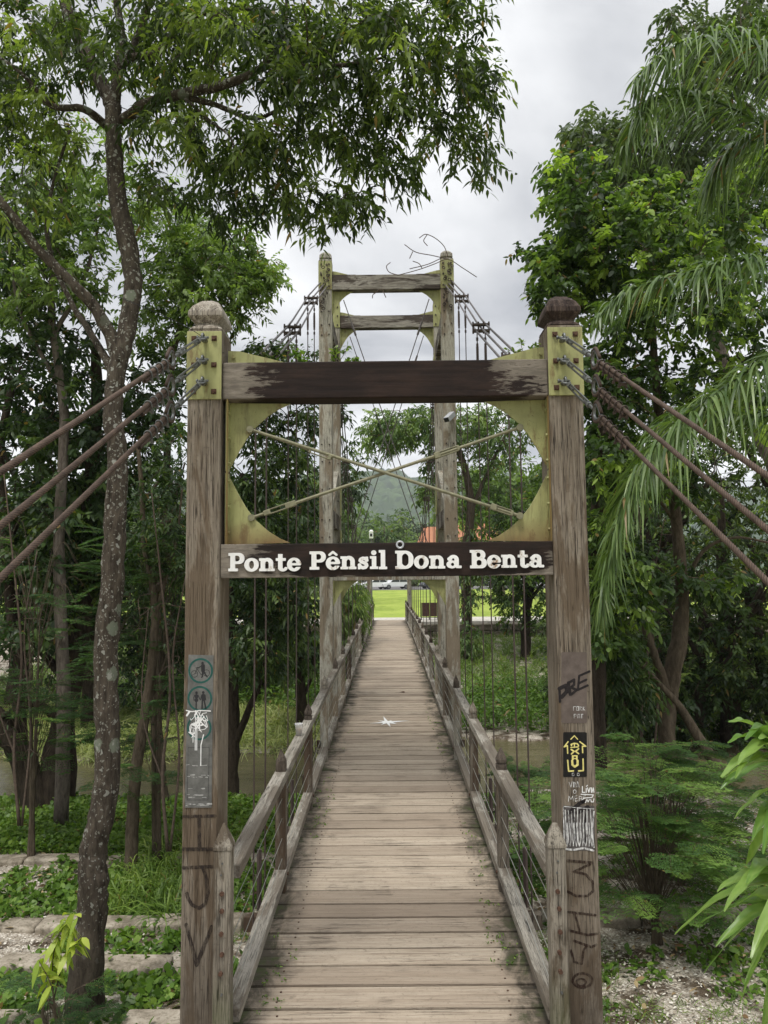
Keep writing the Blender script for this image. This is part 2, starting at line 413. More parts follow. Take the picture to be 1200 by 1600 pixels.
# ------------------------------------------------------------------ strips (leaves, blades, leaflets), vectorised
def norm(a): return a / (np.linalg.norm(a, axis=-1, keepdims=True) + 1e-9)
LEAF = np.array([.12, .85, 1.0, .62, .04]); LANCE = np.array([.15, .9, .95, .5, .03]); BLADE = np.array([.7, 1, .8, .45, .03]); ROUND = np.array([.25, .95, 1, .8, .15])
class Leaves:
    def __init__(s): s.V = []; s.T = []; s.seg = None
    def add(s, base, d, L, W, sag, prof=LEAF, tint=None, roll=.6):
        N = len(base)
        if N == 0: return
        L = np.broadcast_to(L, (N,)); W = np.broadcast_to(W, (N,)); sag = np.broadcast_to(sag, (N,))
        d = norm(d); k = len(prof); t = np.linspace(0, 1, k)
        up = np.zeros((N, 3)); up[:, 2] = 1; up += rng.normal(0, roll, (N, 3))
        side = norm(np.cross(d, up))
        P = base[:, None, :] + d[:, None, :] * (L[:, None] * t[None])[:, :, None]
        P[:, :, 2] -= (sag * L)[:, None] * (t ** 2)[None]
        wv = side[:, None, :] * (W[:, None] * .5 * prof[None])[:, :, None]
        V = np.stack([P - wv, P + wv], axis=2)          # N,k,2,3
        s.V.append((k, V.reshape(-1, 3)))
        if tint is None: tint = rng.random(N)
        tt_ = np.clip(tint, 0, .94); tt_ = np.where(rng.random(N) < .012, 1.0, tt_)
        s.T.append(np.repeat(tt_, k * 2))
    def build(s, name, mat, parent=None, loc=None, local=False):
        V = np.concatenate([v for _, v in s.V]); T = np.concatenate(s.T)
        F = []; off = 0
        for k, v in s.V:
            N = len(v) // (k * 2); b = off + np.arange(N)[:, None] * (2 * k) + (np.arange(k - 1) * 2)[None]
            F.append(np.stack([b, b + 1, b + 3, b + 2], -1).reshape(-1, 4)); off += len(v)
        F = np.concatenate(F)
        me = bpy.data.meshes.new(name)
        me.vertices.add(len(V)); me.vertices.foreach_set('co', V.astype(np.float32).ravel())
        me.loops.add(F.size); me.loops.foreach_set('vertex_index', F.astype(np.int32).ravel())
        me.polygons.add(len(F)); me.polygons.foreach_set('loop_start', np.arange(0, F.size, 4, dtype=np.int32))
        me.update(calc_edges=True)
        me.polygons.foreach_set('use_smooth', np.ones(len(F), bool))
        a = me.attributes.new('tint', 'FLOAT', 'POINT'); a.data.foreach_set('value', T.astype(np.float32))
        me.materials.append(mat)
        return link(name, me, parent, loc, 0, local)

def rdir(n, zb=0.0, zs=1.0):
    v = rng.normal(0, 1, (n, 3)); v[:, 2] = v[:, 2] * zs + zb; return norm(v)

def catmull(p, k=4):
    p = np.array(p, float); out = []
    q = np.vstack([2 * p[0] - p[1], p, 2 * p[-1] - p[-2]])
    for i in range(1, len(q) - 2):
        for j in range(k):
            t = j / k
            out.append(.5 * ((2 * q[i]) + (-q[i - 1] + q[i + 1]) * t + (2 * q[i - 1] - 5 * q[i] + 4 * q[i + 1] - q[i + 2]) * t * t + (-q[i - 1] + 3 * q[i] - 3 * q[i + 1] + q[i + 2]) * t ** 3))
    out.append(q[-2]); return np.array(out)

def sprays(lv, o, d, n_leaf, slen, L, W, droop, sag, prof, tb, tv, spread=.9):
    """o,d: (S,3); n_leaf leaves along a twig of length slen each"""
    S = len(o); k = n_leaf
    t = (np.arange(k) + .5) / k
    sp = norm(np.cross(d, np.array([0, 0, 1.]) + rng.normal(0, .35, (S, 3))))
    B = o[:, None] + d[:, None] * (slen * t)[None, :, None]
    B[:, :, 2] -= (droop * .5 * slen * t ** 2)[None]
    sg = np.where(np.arange(k) % 2 == 0, 1, -1)
    D = d[:, None] * .75 + sp[:, None] * (sg * spread)[None, :, None] + rng.normal(0, .28, (S, k, 3))
    D[:, :, 2] -= droop
    T = (tb[:, None] + rng.normal(0, tv, (S, k))).reshape(-1)
    n = S * k
    lv.add(B.reshape(-1, 3), D.reshape(-1, 3), L * rng.uniform(.5, 1.25, n), W * rng.uniform(.8, 1.15, n), sag, prof, T)

def blob_pts(blobs):
    P = []
    for b in blobs:
        px, py, Y, rx, ry, rY, n = b[:7]
        u = rdir(n); r_ = rng.random(n) ** .42
        X = px + u[:, 0] * r_ * rx; Z = py + u[:, 2] * r_ * ry; YY = np.maximum(Y + u[:, 1] * r_ * rY, 1.5)
        P += [at(a, b_, c_) for a, b_, c_ in zip(X, Z, YY)]
    return np.array(P)

def mesh_limb(mb, pts, rad, n):
    mb.tube(pts, rad, n)

def tree(name, label, cat, limbs, blobs, mat_leaf, mat_bark, leafp, group=None, n_spray=4, base=None, world_blobs=None, ground=None, rough_bark=True):
    """limbs: [( [(px,py,Y)..], [radii] )], first is the trunk; leafp: dict"""
    root_pt = base if base is not None else at(*limbs[0][0][0])
    root = thing(name, label, cat, tuple(root_pt), group)
    mb = MB(); nodes = []; 
    for li, (pp, rr) in enumerate(limbs):
        P = np.array([at(*p) if len(p) == 3 else np.array(p[:3]) for p in pp])
        C = catmull(P, 5); rad = np.interp(np.linspace(0, 1, len(C)), np.linspace(0, 1, len(rr)), rr)
        if rough_bark:
            rad = rad * (1 + rng.normal(0, .03, len(rad)))
            C[1:-1] += rng.normal(0, .06, (len(C) - 2, 3)) * rad[1:-1, None]
        mb.tube(C, rad, 12 if rr[0] > .04 else 6)
        s0 = int(len(C) * .45) if li == 0 else 1
        nodes += [c_ for c_ in C[s0:]]
    nodes = list(nodes)
    tips = blob_pts(blobs) if blobs else np.zeros((0, 3))
    if world_blobs is not None and len(world_blobs): tips = np.concatenate([tips, world_blobs]) if len(tips) else world_blobs
    N0 = np.array(nodes)
    dist = np.array([np.min(np.linalg.norm(N0 - t_, axis=1)) for t_ in tips]); order = np.argsort(dist)
    dirs = np.zeros_like(tips); arr = np.zeros((len(nodes) + len(tips) * 4, 3)); cnt = len(nodes); arr[:cnt] = N0
    tr = leafp.get('twig', .006)
    for i in order:
        t_ = tips[i]; dd = np.linalg.norm(arr[:cnt] - t_, axis=1)
        j = int(np.argmin(dd)); a = arr[j]; L_ = dd[j]
        mid = (a + t_) / 2 + np.array([0, 0, .12 * L_]) + rng.normal(0, .07, 3) * L_
        c1 = a * .5 + mid * .5 + rng.normal(0, .03, 3) * L_; c2 = mid * .5 + t_ * .5 + rng.normal(0, .04, 3) * L_ + np.array([0, 0, .04 * L_])
        r1 = min(tr * (1 + L_ * 1.8), .035)
        mb.tube([a, c1, mid, c2, t_], np.linspace(r1, tr * .45, 5), 5 if r1 > .012 else 4, cap=False)
        for q in (c1, mid, c2, t_):
            arr[cnt] = q; cnt += 1
        dirs[i] = norm((t_ - c2)[None])[0]
    mb.build('trunk', mat_bark, root, smooth=True)
    lv = Leaves(); S = len(tips)
    o = np.repeat(tips, n_spray, 0); d = np.repeat(dirs, n_spray, 0)
    d = norm(d * .7 + rdir(len(o), -.05, .6) * .95)
    back = rng.random(len(o))[:, None] * leafp['slen'] * .9
    o = o - d * back * .4 + rdir(len(o)) * leafp['slen'] * .25
    ctint = np.repeat(np.clip(rng.normal(leafp.get('tb', .42), leafp.get('cv', .22), S), 0, 1), n_spray)
    sprays(lv, o, d, leafp.get('k', 9), leafp['slen'], leafp['L'], leafp['W'], leafp.get('droop', .3), leafp.get('sag', .35), leafp.get('prof', LEAF), ctint, leafp.get('tv', .14), leafp.get('spread', .9))
    lv.build('crown', mat_leaf, root)
    return root

# ------------------------------------------------------------------ 2-D marks from signed distances
def seg_d(X, Y, a, b):
    ax, ay = a; bx, by = b; dx, dy = bx - ax, by - ay
    t = np.clip(((X - ax) * dx + (Y - ay) * dy) / (dx * dx + dy * dy + 1e-12), 0, 1)
    return np.hypot(X - ax - t * dx, Y - ay - t * dy)
def sdf_line(pts, w):
    return lambda X, Y: np.min([seg_d(X, Y, pts[i], pts[i + 1]) for i in range(len(pts) - 1)], axis=0) - w / 2
def sdf_ell(cx, cy, rx, ry): return lambda X, Y: (np.hypot((X - cx) / rx, (Y - cy) / ry) - 1) * min(rx, ry)
def sdf_rect(x0, y0, x1, y1, r=0.0):
    def f(X, Y):
        qx = np.abs(X - (x0 + x1) / 2) - (x1 - x0) / 2 + r; qy = np.abs(Y - (y0 + y1) / 2) - (y1 - y0) / 2 + r
        return np.hypot(np.maximum(qx, 0), np.maximum(qy, 0)) + np.minimum(np.maximum(qx, qy), 0) - r
    return f
def U(*fs): return lambda X, Y: np.min([f(X, Y) for f in fs], axis=0)
def SUB(a, *bs): return lambda X, Y: np.max([a(X, Y)] + [-b(X, Y) for b in bs], axis=0)
def INT(*fs): return lambda X, Y: np.max([f(X, Y) for f in fs], axis=0)

def mark(mb, f, x0, y0, x1, y1, step, mapf, thick=None):
    """fill f<0 with polygons; mapf(u,v,side)->xyz, side 0 front 1 back"""
    nx = max(2, int(round((x1 - x0) / step)) + 1); ny = max(2, int(round((y1 - y0) / step)) + 1)
    xs = np.linspace(x0, x1, nx); ys = np.linspace(y0, y1, ny); X, Y = np.meshgrid(xs, ys); D = f(X, Y)
    ins = D < 0
    for j in range(ny - 1):
        i = 0
        while i < nx - 1:
            c = [(i, j), (i + 1, j), (i + 1, j + 1), (i, j + 1)]; s_ = [ins[b, a] for a, b in c]
            if all(s_):
                k = i
                while k < nx - 1 and ins[j, k] and ins[j, k + 1] and ins[j + 1, k] and ins[j + 1, k + 1]: k += 1
                mb.add([mapf(xs[i], ys[j], 0), mapf(xs[k], ys[j], 0), mapf(xs[k], ys[j + 1], 0), mapf(xs[i], ys[j + 1], 0)], [(0, 1, 2, 3)])
                i = k; continue
            if any(s_):
                poly = []; cr_ = []
                for q in range(4):
                    (a, b), (a2, b2) = c[q], c[(q + 1) % 4]
                    if ins[b, a]: poly.append((xs[a], ys[b]))
                    if ins[b, a] != ins[b2, a2]:
                        t = D[b, a] / (D[b, a] - D[b2, a2]); p = (xs[a] + (xs[a2] - xs[a]) * t, ys[b] + (ys[b2] - ys[b]) * t)
                        poly.append(p); cr_.append(p)
                if len(poly) >= 3:
                    mb.add([mapf(*p, 0) for p in poly], [tuple(range(len(poly)))])
                    if thick and len(cr_) == 2:
                        mb.add([mapf(*cr_[0], 0), mapf(*cr_[1], 0), mapf(*cr_[1], 1), mapf(*cr_[0], 1)], [(0, 1, 2, 3)])
            i += 1
    return mb
def flat_px(Y):                     # a mark lying on an upright face at distance Y, drawn in photo pixels
    return lambda u, v, s: at(u, v, Y)
#--SETTING--
# ------------------------------------------------------------------ setting: ground, water, banks, lawn, hill
def vnoise(x, y, s, seed=0):
    r_ = np.random.default_rng(seed); G = r_.random((64, 64))
    x = np.asarray(x) * s; y = np.asarray(y) * s; xi = np.floor(x).astype(int); yi = np.floor(y).astype(int); fx = x - xi; fy = y - yi
    fx = fx * fx * (3 - 2 * fx); fy = fy * fy * (3 - 2 * fy); g = lambda a, b: G[a % 64, b % 64]
    return (g(xi, yi) * (1 - fx) + g(xi + 1, yi) * fx) * (1 - fy) + (g(xi, yi + 1) * (1 - fx) + g(xi + 1, yi + 1) * fx) * fy
WATER = -2.0
DECK_END = 35.6
def gz(x, y):
    """height of the ground"""
    x = np.asarray(x, float); y = np.asarray(y, float)
    near = -.78 - .07 * y
    bank = -2.06 + (y - 18) * .03
    yy = np.clip((y - 22) / 12.6, 0, 1); far = -1.95 + 1.25 * yy ** 1.3
    shore1 = 13.9 + .8 * (vnoise(x, 0 * x, .35, 3) - .5)
    shore2 = 17.6 + 1.6 * (vnoise(x, 0 * x, .3, 5) - .5) + np.where(x > 1, 2.0, 0)
    z = np.where(y < shore1, near, -3.2)
    z = np.where((y > shore1 - .2) & (y < shore1 + .6), near + (y - shore1 + .2) / .8 * (-3.2 - near), z)
    z = np.where(y > shore2, np.maximum(bank, far) * 1.0, z)
    z = np.where((y > shore2 - .4) & (y <= shore2), -3.2 + (y - shore2 + .4) / .4 * 1.25, z)
    z = np.where(y >= 34.6, -.12, z)
    z = z + np.where(y < 34, .05 * (vnoise(x, y, 1.3, 8) - .5) + .03 * (vnoise(x, y, 5, 9) - .5), 0)
    return z
def grid(name, xs, ys, zf, mat, smooth=True):
    X, Y = np.meshgrid(xs, ys); Z = zf(X, Y); V = np.stack([X, Y, Z], -1).reshape(-1, 3)
    nx, ny = len(xs), len(ys); b = (np.arange(ny - 1)[:, None] * nx + np.arange(nx - 1)[None]).reshape(-1)
    F = np.stack([b, b + 1, b + nx + 1, b + nx], -1)
    me = bpy.data.meshes.new(name); me.vertices.add(len(V)); me.vertices.foreach_set('co', V.astype(np.float32).ravel())
    me.loops.add(F.size); me.loops.foreach_set('vertex_index', F.astype(np.int32).ravel())
    me.polygons.add(len(F)); me.polygons.foreach_set('loop_start', np.arange(0, F.size, 4, dtype=np.int32)); me.update(calc_edges=True)
    if smooth: me.polygons.foreach_set('use_smooth', np.ones(len(F), bool))
    me.materials.append(mat); return link(name, me)

m = NM('bank_soil_and_pale_gravel', .95, .1)
v = m.voro(m.map((1, 1, 1)), 55); v2 = m.noise(m.map((1, 1, 1)), 2.2, 6, .7)
gcol = m.ramp(v.outputs['Color'], [(0.1, (.20, .165, .125)), (.45, (.42, .37, .30)), (.9, (.66, .61, .53))])
soil = m.ramp(m.noise(m.map((1, 1, 1)), 20, 6, .7), [(.3, (.055, .04, .027)), (.7, (.15, .115, .08))])
xs_ = m.sep()[0]
k = m.ramp(v2, [(.42, 0.), (.52, 1.)])
m.base(m.mix(k, soil, gcol)); m.bump(v.outputs['Distance'], .8, .02); M['soil'] = m.m
m = NM('lawn_grass', .95, .1)
a = m.noise(m.map((1, .5, 1)), .35, 6, .65); b = m.noise(m.map((1, .35, 1)), 3, 5, .75)
m.base(m.mix(m.ramp(b, [(.35, 0.), (.65, .55)]), m.ramp(a, [(.38, (.15, .22, .028)), (.5, (.22, .30, .042)), (.64, (.30, .37, .07))]), (.34, .38, .10))); M['lawn'] = m.m
m = NM('muddy_river_water', .08, .5)
w1 = m.noise(m.map((.6, 1.5, 1)), 2.5, 5, .6, .4); w2 = m.noise(m.map((.5, 1.6, 1)), 11, 4, .6)
m.base(m.ramp(m.noise(m.map((.4, 1, 1)), 1.1, 4, .6), [(.3, (.10, .085, .045)), (.7, (.165, .143, .08))]))
m.bump(m.math('ADD', w1, m.math('MULTIPLY', w2, .5)), .5, .035); M['water'] = m.m
M['concrete'] = simple('pale_concrete', (.52, .49, .43), .9, 0, .1, .35, 6)
m = NM('stained_stone_kerb', .9, .1)
a = m.noise(m.map((1, 1, 1)), 3.5, 6, .7, .5); b = m.noise(m.map((1, 1, 1), (3, 3, 3)), 26, 4, .7)
c = m.ramp(a, [(.32, (.10, .085, .06)), (.48, (.29, .25, .195)), (.68, (.47, .42, .345))])
m.base(m.mix(m.ramp(b, [(.5, 0.), (.62, .6)]), c, (.13, .11, .075))); m.bump(a, .6, .03); M['kerb'] = m.m
m = NM('stone_wall', .9, .1)
v = m.voro(m.map((1, 1, 1.8)), 3.2); a = m.noise(m.map((1, 1, 1)), 8, 5, .7)
m.base(m.mix(m.ramp(a, [(.4, 0.), (.6, .7)]), m.ramp(v.outputs['Color'], [(.1, (.09, .075, .055)), (.9, (.28, .24, .19))]), (.07, .075, .04)))
m.bump(v.outputs['Distance'], .7, .05); M['stone_wall'] = m.m
M['asphalt'] = simple('parking_asphalt', (.16, .155, .15), .9, 0, .1, .2, 2)

tag(grid('river_bank', np.arange(-30, 30.01, .25), np.arange(-12, 34.61, .2), gz, M['soil']), kind='structure')
wb = MB(); wb.add([(-120, 12.5, WATER), (120, 12.5, WATER), (120, 26, WATER), (-120, 26, WATER)], [(0, 1, 2, 3)])
tag(wb.build('river', M['water']), kind='structure')
# wide ground sheet below everything, out to the horizon
def wide(X, Y): return np.where(Y < 34, -3.6, np.where(np.abs(X) < 29, -.5, -.35)) + np.where((np.abs(X) > 29) & (Y < 34), 1.8, 0)
tag(grid('ground', np.array([-2500, -400, -120, -60, -30, -29, 29, 30, 60, 120, 400, 2500.]), np.array([-200, -40, 0, 14, 26, 33, 34.7, 60, 200, 900, 2600.]), wide, M['lawn'], False), kind='structure')
lb = MB(); lb.add([(-220, 38.1, -.08), (220, 38.1, -.08), (220, 100, -.02), (-220, 100, -.02)], [(0, 1, 2, 3)])
tag(lb.build('lawn', M['lawn']), kind='structure')
lb = MB(); lb.box(-60, 60, 34.75, 38.2, -.3, -.03)
tag(lb.build('path', M['concrete']), kind='structure')
lb = MB(); lb.box(-200, 200, 100, 122, -.3, .03)
tag(lb.build('parking_lot', M['asphalt']), kind='structure')
lb = MB()
for i in range(90):                # rough stone courses below the path
    x = -30 + i * .68
    for k_ in range(2):
        z0 = -.78 + k_ * .33; o_ = random.uniform(-.03, .03)
        if abs(x + .3) < 1.0: continue
        lb.box(x + (k_ * .3), x + .64 + (k_ * .3), 34.3 + o_, 34.73, z0, z0 + .31)
tag(lb.build('retaining_wall', M['stone_wall'], bevel=.03), 'low dark stone wall holding up the pale path beyond the grassy bank', 'stone wall')

# far wooded hill, canopy bumps as geometry
m = NM('wooded_hill', 1.0, 0)
v = m.voro(m.map((1, 1, .6)), .09); a = m.noise(m.map((1, 1, 1)), .008, 5, .6)
m.base(m.mix(m.ramp(a, [(.4, 0.), (.6, .6)]), m.ramp(v.outputs['Color'], [(.1, (.016, .034, .014)), (.9, (.075, .12, .04))]), (.04, .07, .028))); M['hill'] = m.m
def hill(X, Y):
    prof = 168 - 55 * ((X - 60) / 900) ** 2 + 20 * (vnoise(X, 0 * X, .002, 21) - .5)
    t_ = np.clip((Y - 900) / 600, 0, 1); s_ = t_ * t_ * (3 - 2 * t_)
    return -3 + s_ * prof + (vnoise(X, Y, .07, 2) * 15 + vnoise(X, Y, .13, 4) * 13 + vnoise(X, Y, .012, 14) * 22) * np.clip(t_ * 4, 0, 1)
tag(grid('hill', np.arange(-900, 901, 5.0), np.arange(880, 1560, 5.0), hill, M['hill']), kind='structure')

#--BRIDGE--
# ------------------------------------------------------------------ the bridge
def cz(y):
    y = np.asarray(y, float)
    return .10 * np.sin(np.pi * np.clip((y - 3.7) / 32, 0, 1))
# deck
root = thing('bridge_deck', 'long straight footbridge deck of worn cross planks with mossy edges', 'bridge deck', (0, 3.7, 0))
mb = MB(); tint = []; y = -1.5; nail = []
while y < DECK_END - .1:
    w = random.uniform(.185, .225) if y < 14 else random.uniform(.17, .24)
    z = float(cz(y)) + random.uniform(-.003, .003); h0 = .865 + random.uniform(-.02, .02); h1 = .865 + random.uniform(-.02, .02)
    g_ = random.choice([.010, .013, .017, .022]); tl = random.uniform(-.003, .003)
    n0 = len(mb.v)
    vs = [(-h0, y + g_ / 2, z - .045), (h1, y + g_ / 2 + tl, z - .045), (-h0, y + w - g_ / 2, z - .045), (h1, y + w - g_ / 2 + tl, z - .045),
          (-h0, y + g_ / 2, z), (h1, y + g_ / 2 + tl, z), (-h0, y + w - g_ / 2, z + tl), (h1, y + w - g_ / 2 + tl, z)]
    mb.add(vs, [(0, 2, 3, 1), (4, 5, 7, 6), (0, 1, 5, 4), (2, 6, 7, 3), (0, 4, 6, 2), (1, 3, 7, 5)])
    tint += [min(1, max(0, random.gauss(.3, .33)))] * 8
    if 3.4 < y < 9:
        for sx in (-1, 1):
            for k_ in (.28, .72):
                cx_, cy_ = sx * (.60 + random.uniform(-.012, .012)), y + w * k_
                nail.append((cx_, cy_, z))
    y += w
for p in nail:
    n0 = len(mb.v); mb.tube([(p[0], p[1], p[2] - .001), (p[0], p[1], p[2] + .0025)], .006, 8, mi=1); tint += [0.] * (len(mb.v) - n0)
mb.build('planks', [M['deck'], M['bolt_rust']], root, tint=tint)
for sx in (-.78, -.3, .3, .78):
    mb = MB()
    for i in range(18):
        y0, y1 = -1.5 + i * 2.07, -1.5 + (i + 1) * 2.07
        mb.obox((sx, y0, cz(y0) - .125), (sx, y1, cz(y1) - .125), .07, .13)
    mb.build('stringer', M['rail_post'], root)
STN = [3.6 + 1.76 * i for i in range(19)]
for y in STN[1:-1]:
    mb = MB(); mb.box(-1.05, 1.05, y + .06, y + .14, cz(y) - .30, cz(y) - .2)
    mb.build('cross_beam', M['rail_post'], root)

# finials for the rail posts: onion-pointed caps
def finial_ring(mb, cx_, cy_, z0, s, prof):
    rings_ = []
    for h, r_ in prof:
        rr = r_ * s
        ch = rr * .35
        rings_.append([(cx_ - rr, cy_ - rr + ch, z0 + h), (cx_ - rr + ch, cy_ - rr, z0 + h), (cx_ + rr - ch, cy_ - rr, z0 + h), (cx_ + rr, cy_ - rr + ch, z0 + h),
                       (cx_ + rr, cy_ + rr - ch, z0 + h), (cx_ + rr - ch, cy_ + rr, z0 + h), (cx_ - rr + ch, cy_ + rr, z0 + h), (cx_ - rr, cy_ + rr - ch, z0 + h)])
    mb.rings(rings_)
ONION = [(0, .036), (.022, .037), (.024, .026), (.034, .026), (.036, .036), (.055, .0375), (.085, .026), (.115, .013), (.135, .004)]
for sx, side in ((-1, 'left'), (1, 'right')):
    root = thing('bridge_railing', 'grey timber railing with steel wires along the %s edge of the deck' % side, 'railing', (sx * .775, 3.6, 0), 'railings of the footbridge')
    # rails, one mesh each
    tp, bt = MB(), MB()
    for i in range(len(STN) - 1):
        y0, y1 = STN[i] + (.1 if i == 0 else 0), STN[i + 1] - .004
        z0, z1 = cz(y0), cz(y1)
        tp.obox((sx * .7775, y0, z0 + .79), (sx * .7775, y1, z1 + .79), .085, .062)
        bt.obox((sx * .7775, y0, z0 + .13), (sx * .7775, y1, z1 + .13), .088, .062)
    tp.build('top_rail', M['rail_wood'], root, bevel=.004); bt.build('bottom_rail', M['rail_wood'], root, bevel=.004)
    for k_ in range(4):
        w = MB(); zz = .235 + k_ * .135
        w.tube([(sx * .765, y_, cz(y_) + zz) for y_ in np.arange(3.65, STN[-1], .88)], .0022, 5)
        w.build('wire', M['wire'], root)
    for i, y in enumerate(STN[1:]):
        z = float(cz(y)); p = MB()
        p.box(sx * .7775 - .0365, sx * .7775 + .0365, y - .04, y + .04, z - .28, z + .7585)
        po = p.build('post', M['rail_post'] if i < 2 or (i + sx) % 4 == 0 else M['tower_wood'], root, bevel=.004)
        f = MB()
        f.box(sx * .7775 - .034, sx * .7775 + .034, y - .034, y + .034, z + .822, z + .84)
        sc = random.uniform(.88, 1.05)
        finial_ring(f, sx * .7775, y, z + .835, sc, [(h * 1.0, r_) for h, r_ in ONION] if (i * 7 + (sx > 0)) % 3 else [(0, .036), (.03, .037), (.06, .034), (.135, .003)])
        f.build('finial', M['rail_cap'] if (i + (sx > 0)) % 3 != 2 else M['small_post'], po)
        b_ = MB(); fx = sx * .7775 - sx * .045
        for zz in (.12,): b_.tube([(fx + sx * .01, y, z + zz), (fx - sx * .008, y, z + zz)], .012, 8)
        b_.build('bolt', M['bolt_rust'], po)

def octa(cx_, cy_, z, rx, ry, ch):
    return [(cx_ - rx, cy_ - ry + ch, z), (cx_ - rx + ch, cy_ - ry, z), (cx_ + rx - ch, cy_ - ry, z), (cx_ + rx, cy_ - ry + ch, z),
            (cx_ + rx, cy_ + ry - ch, z), (cx_ + rx - ch, cy_ + ry, z), (cx_ - rx + ch, cy_ + ry, z), (cx_ - rx, cy_ + ry - ch, z)]

def bolt(mb, x, y, z, r_=.011, l=.012, axis=(0, -1, 0), n=6):
    a = np.array((x, y, z), float); d = np.array(axis, float)
    mb.tube([a, a + d * l], r_, n)

GUS = [(.0, .352), (.018, .335), (.065, .245), (.105, .178), (.15, .122), (.21, .068), (.27, .03), (.325, .006)]
def gusset(sx, y0, y1, xin, zb, up, mat, parent, name='gusset_plate'):
    """quarter-cut plate in the corner between post (|x|=xin) and beam (z=zb); up=+1 grows upward from zb"""
    pts = [(sx * xin, zb)] + [(sx * (xin - u), zb + up * v) for u, v in GUS]
    g_ = MB(); g_.prism(pts, 1, y0, y1)
    o = g_.build(name, mat, parent)
    fl = MB(); t_ = .0125   # flange along the post, 10 cm wide, with bolts
    fl.box(*(sorted((sx * (xin - .001), sx * (xin - t_)))), y0 - .05, y0 - .001, min(zb, zb + up * .36), max(zb, zb + up * .36))
    for v_ in (.06, .19, .32):
        fl.tube([(sx * (xin - t_), y0 - .028, zb + up * v_), (sx * (xin - t_ - .010), y0 - .028, zb + up * v_)], .0095, 6)
    fl.build('flange', mat, o)
    return o

# ---- near portal with the name board
PY, PD = 3.66, .235
XC = -.012; XI, XO = .826, .996
ZB1, ZB0 = zat(563.5, PY + .02), zat(621, PY + .02)      # upper beam
ZS1, ZS0 = zat(848, PY + .02), zat(901, PY + .02)        # name board
ZPT = zat(506, PY)                                        # top of the squared post
pr = thing('bridge_gateway', 'weathered timber gateway with white name lettering at the near end of the bridge', 'gateway', (XC, PY, -1.1))
posts = {}
for sx in (-1, 1):
    mb = MB(); xa, xb = sorted((XC + sx * XI, XC + sx * XO))
    mb.box(xa, xb, PY, PY + PD, -1.5, ZPT - .015)
    po = mb.build('post', M['post_wood'], pr, bevel=.008); posts[sx] = po
    # carved cap: neck, flared block, domed top
    cxm, cym = (xa + xb) / 2, PY + PD / 2; hx, hy = (xb - xa) / 2, PD / 2
    cap = MB()
    zz = ZPT - .014
    cap.rings([octa(cxm, cym, zz + .0, hx - .001, hy - .001, .012), octa(cxm, cym, zz + .014, hx - .004, hy - .004, .02), octa(cxm, cym, zz + .026, hx - .020, hy - .020, .03),
               octa(cxm, cym, zz + .032, hx - .028, hy - .028, .02), octa(cxm, cym, zz + .040, hx - .024, hy - .024, .02), octa(cxm, cym, zz + .070, hx + .003, hy + .003, .004),
               octa(cxm, cym, zz + .094, hx + .002, hy + .002, .005), octa(cxm, cym, zz + .132, hx - .012, hy - .016, .016), octa(cxm, cym, zz + .164, hx - .034, hy - .050, .024), octa(cxm, cym, zz + .170, hx - .050, hy - .075, .018)])
    cap.build('finial', M['cap_light'] if sx < 0 else M['cap_dark'], po, bevel=.004)
    # anchor plate with six washers
    zp0, zp1 = ZB0 - .006, zat(515, PY)
    ap = MB(); ap.box(xa - .003, xb + .003, PY - .010, PY - .0005, zp0, zp1)
    apo = ap.build('anchor_plate', M['yellow_high'], po, bevel=.002)
    hw = (xb - xa)
    for u in (.2, .8):
        for v_ in (.11, .5, .89):
            bx, bz = xa + hw * u, zp0 + (zp1 - zp0) * v_
            nb = MB(); nb.box(bx - .013, bx + .013, PY - .0145, PY - .0105, bz - .013, bz + .013); bolt(nb, bx, PY - .0145, bz, .0105, .012)
            nb.build('nut', M['bolt_rust'], apo)
    # eye plates carrying the turnbuckles
    # corner plates
    g1 = gusset(sx, PY + .10, PY + .112, XI - sx * -XC if False else XI, ZB0 - .002, -1, M['yellow'], pr)
    g2 = gusset(sx, PY + .10, PY + .112, XI, ZS1 + .002, 1, M['yellow'], pr)
    # plate above the beam
    g3 = MB(); g3.prism([(XC * 0 + sx * (XI - .001), ZB1 + .003), (sx * (XI - .001), ZB1 + .085), (sx * (XI - .06), ZB1 + .082), (sx * (XI - .33), ZB1 + .012), (sx * (XI - .33), ZB1 + .003)], 1, PY + .10, PY + .112)
    bolt(g3, sx * (XI - .03), PY + .10, ZB1 + .05, .009, .01)
    g3.build('gusset_plate', M['yellow_high'], pr)
    # rusty edge strip down the inner side of the post
    st = MB(); st.box(*sorted((sx * (XI - .016), sx * (XI - .0132))), PY + .02, PY + .05, ZS1 + .0, ZB0 - .0)
    st.build('edge_strip', M['rust_yellow'], pr)
mb = MB(); mb.box(XC - XI + .001, XC + XI - .001, PY + .02, PY + .165, ZB0, ZB1)
mb.build('upper_beam', M['beam_dark'], pr, bevel=.006)
mb = MB(); mb.box(XC - XI + .001, XC + XI - .001, PY + .015, PY + .085, ZS0, ZS1)
sgn = mb.build('name_board', M['sign_wood'], pr, bevel=.004)
# old eyelet ring on top of the board
mb = MB(); c_ = at(625, 851, PY); ang = np.linspace(0, 2 * np.pi, 17)
mb.tube([(c_[0] + .016 * math.cos(a_), PY + .008, c_[2] + .016 * math.sin(a_)) for a_ in ang], .0055, 6, cap=False)
mb.build('eyelet', M['plastic_white'], sgn)
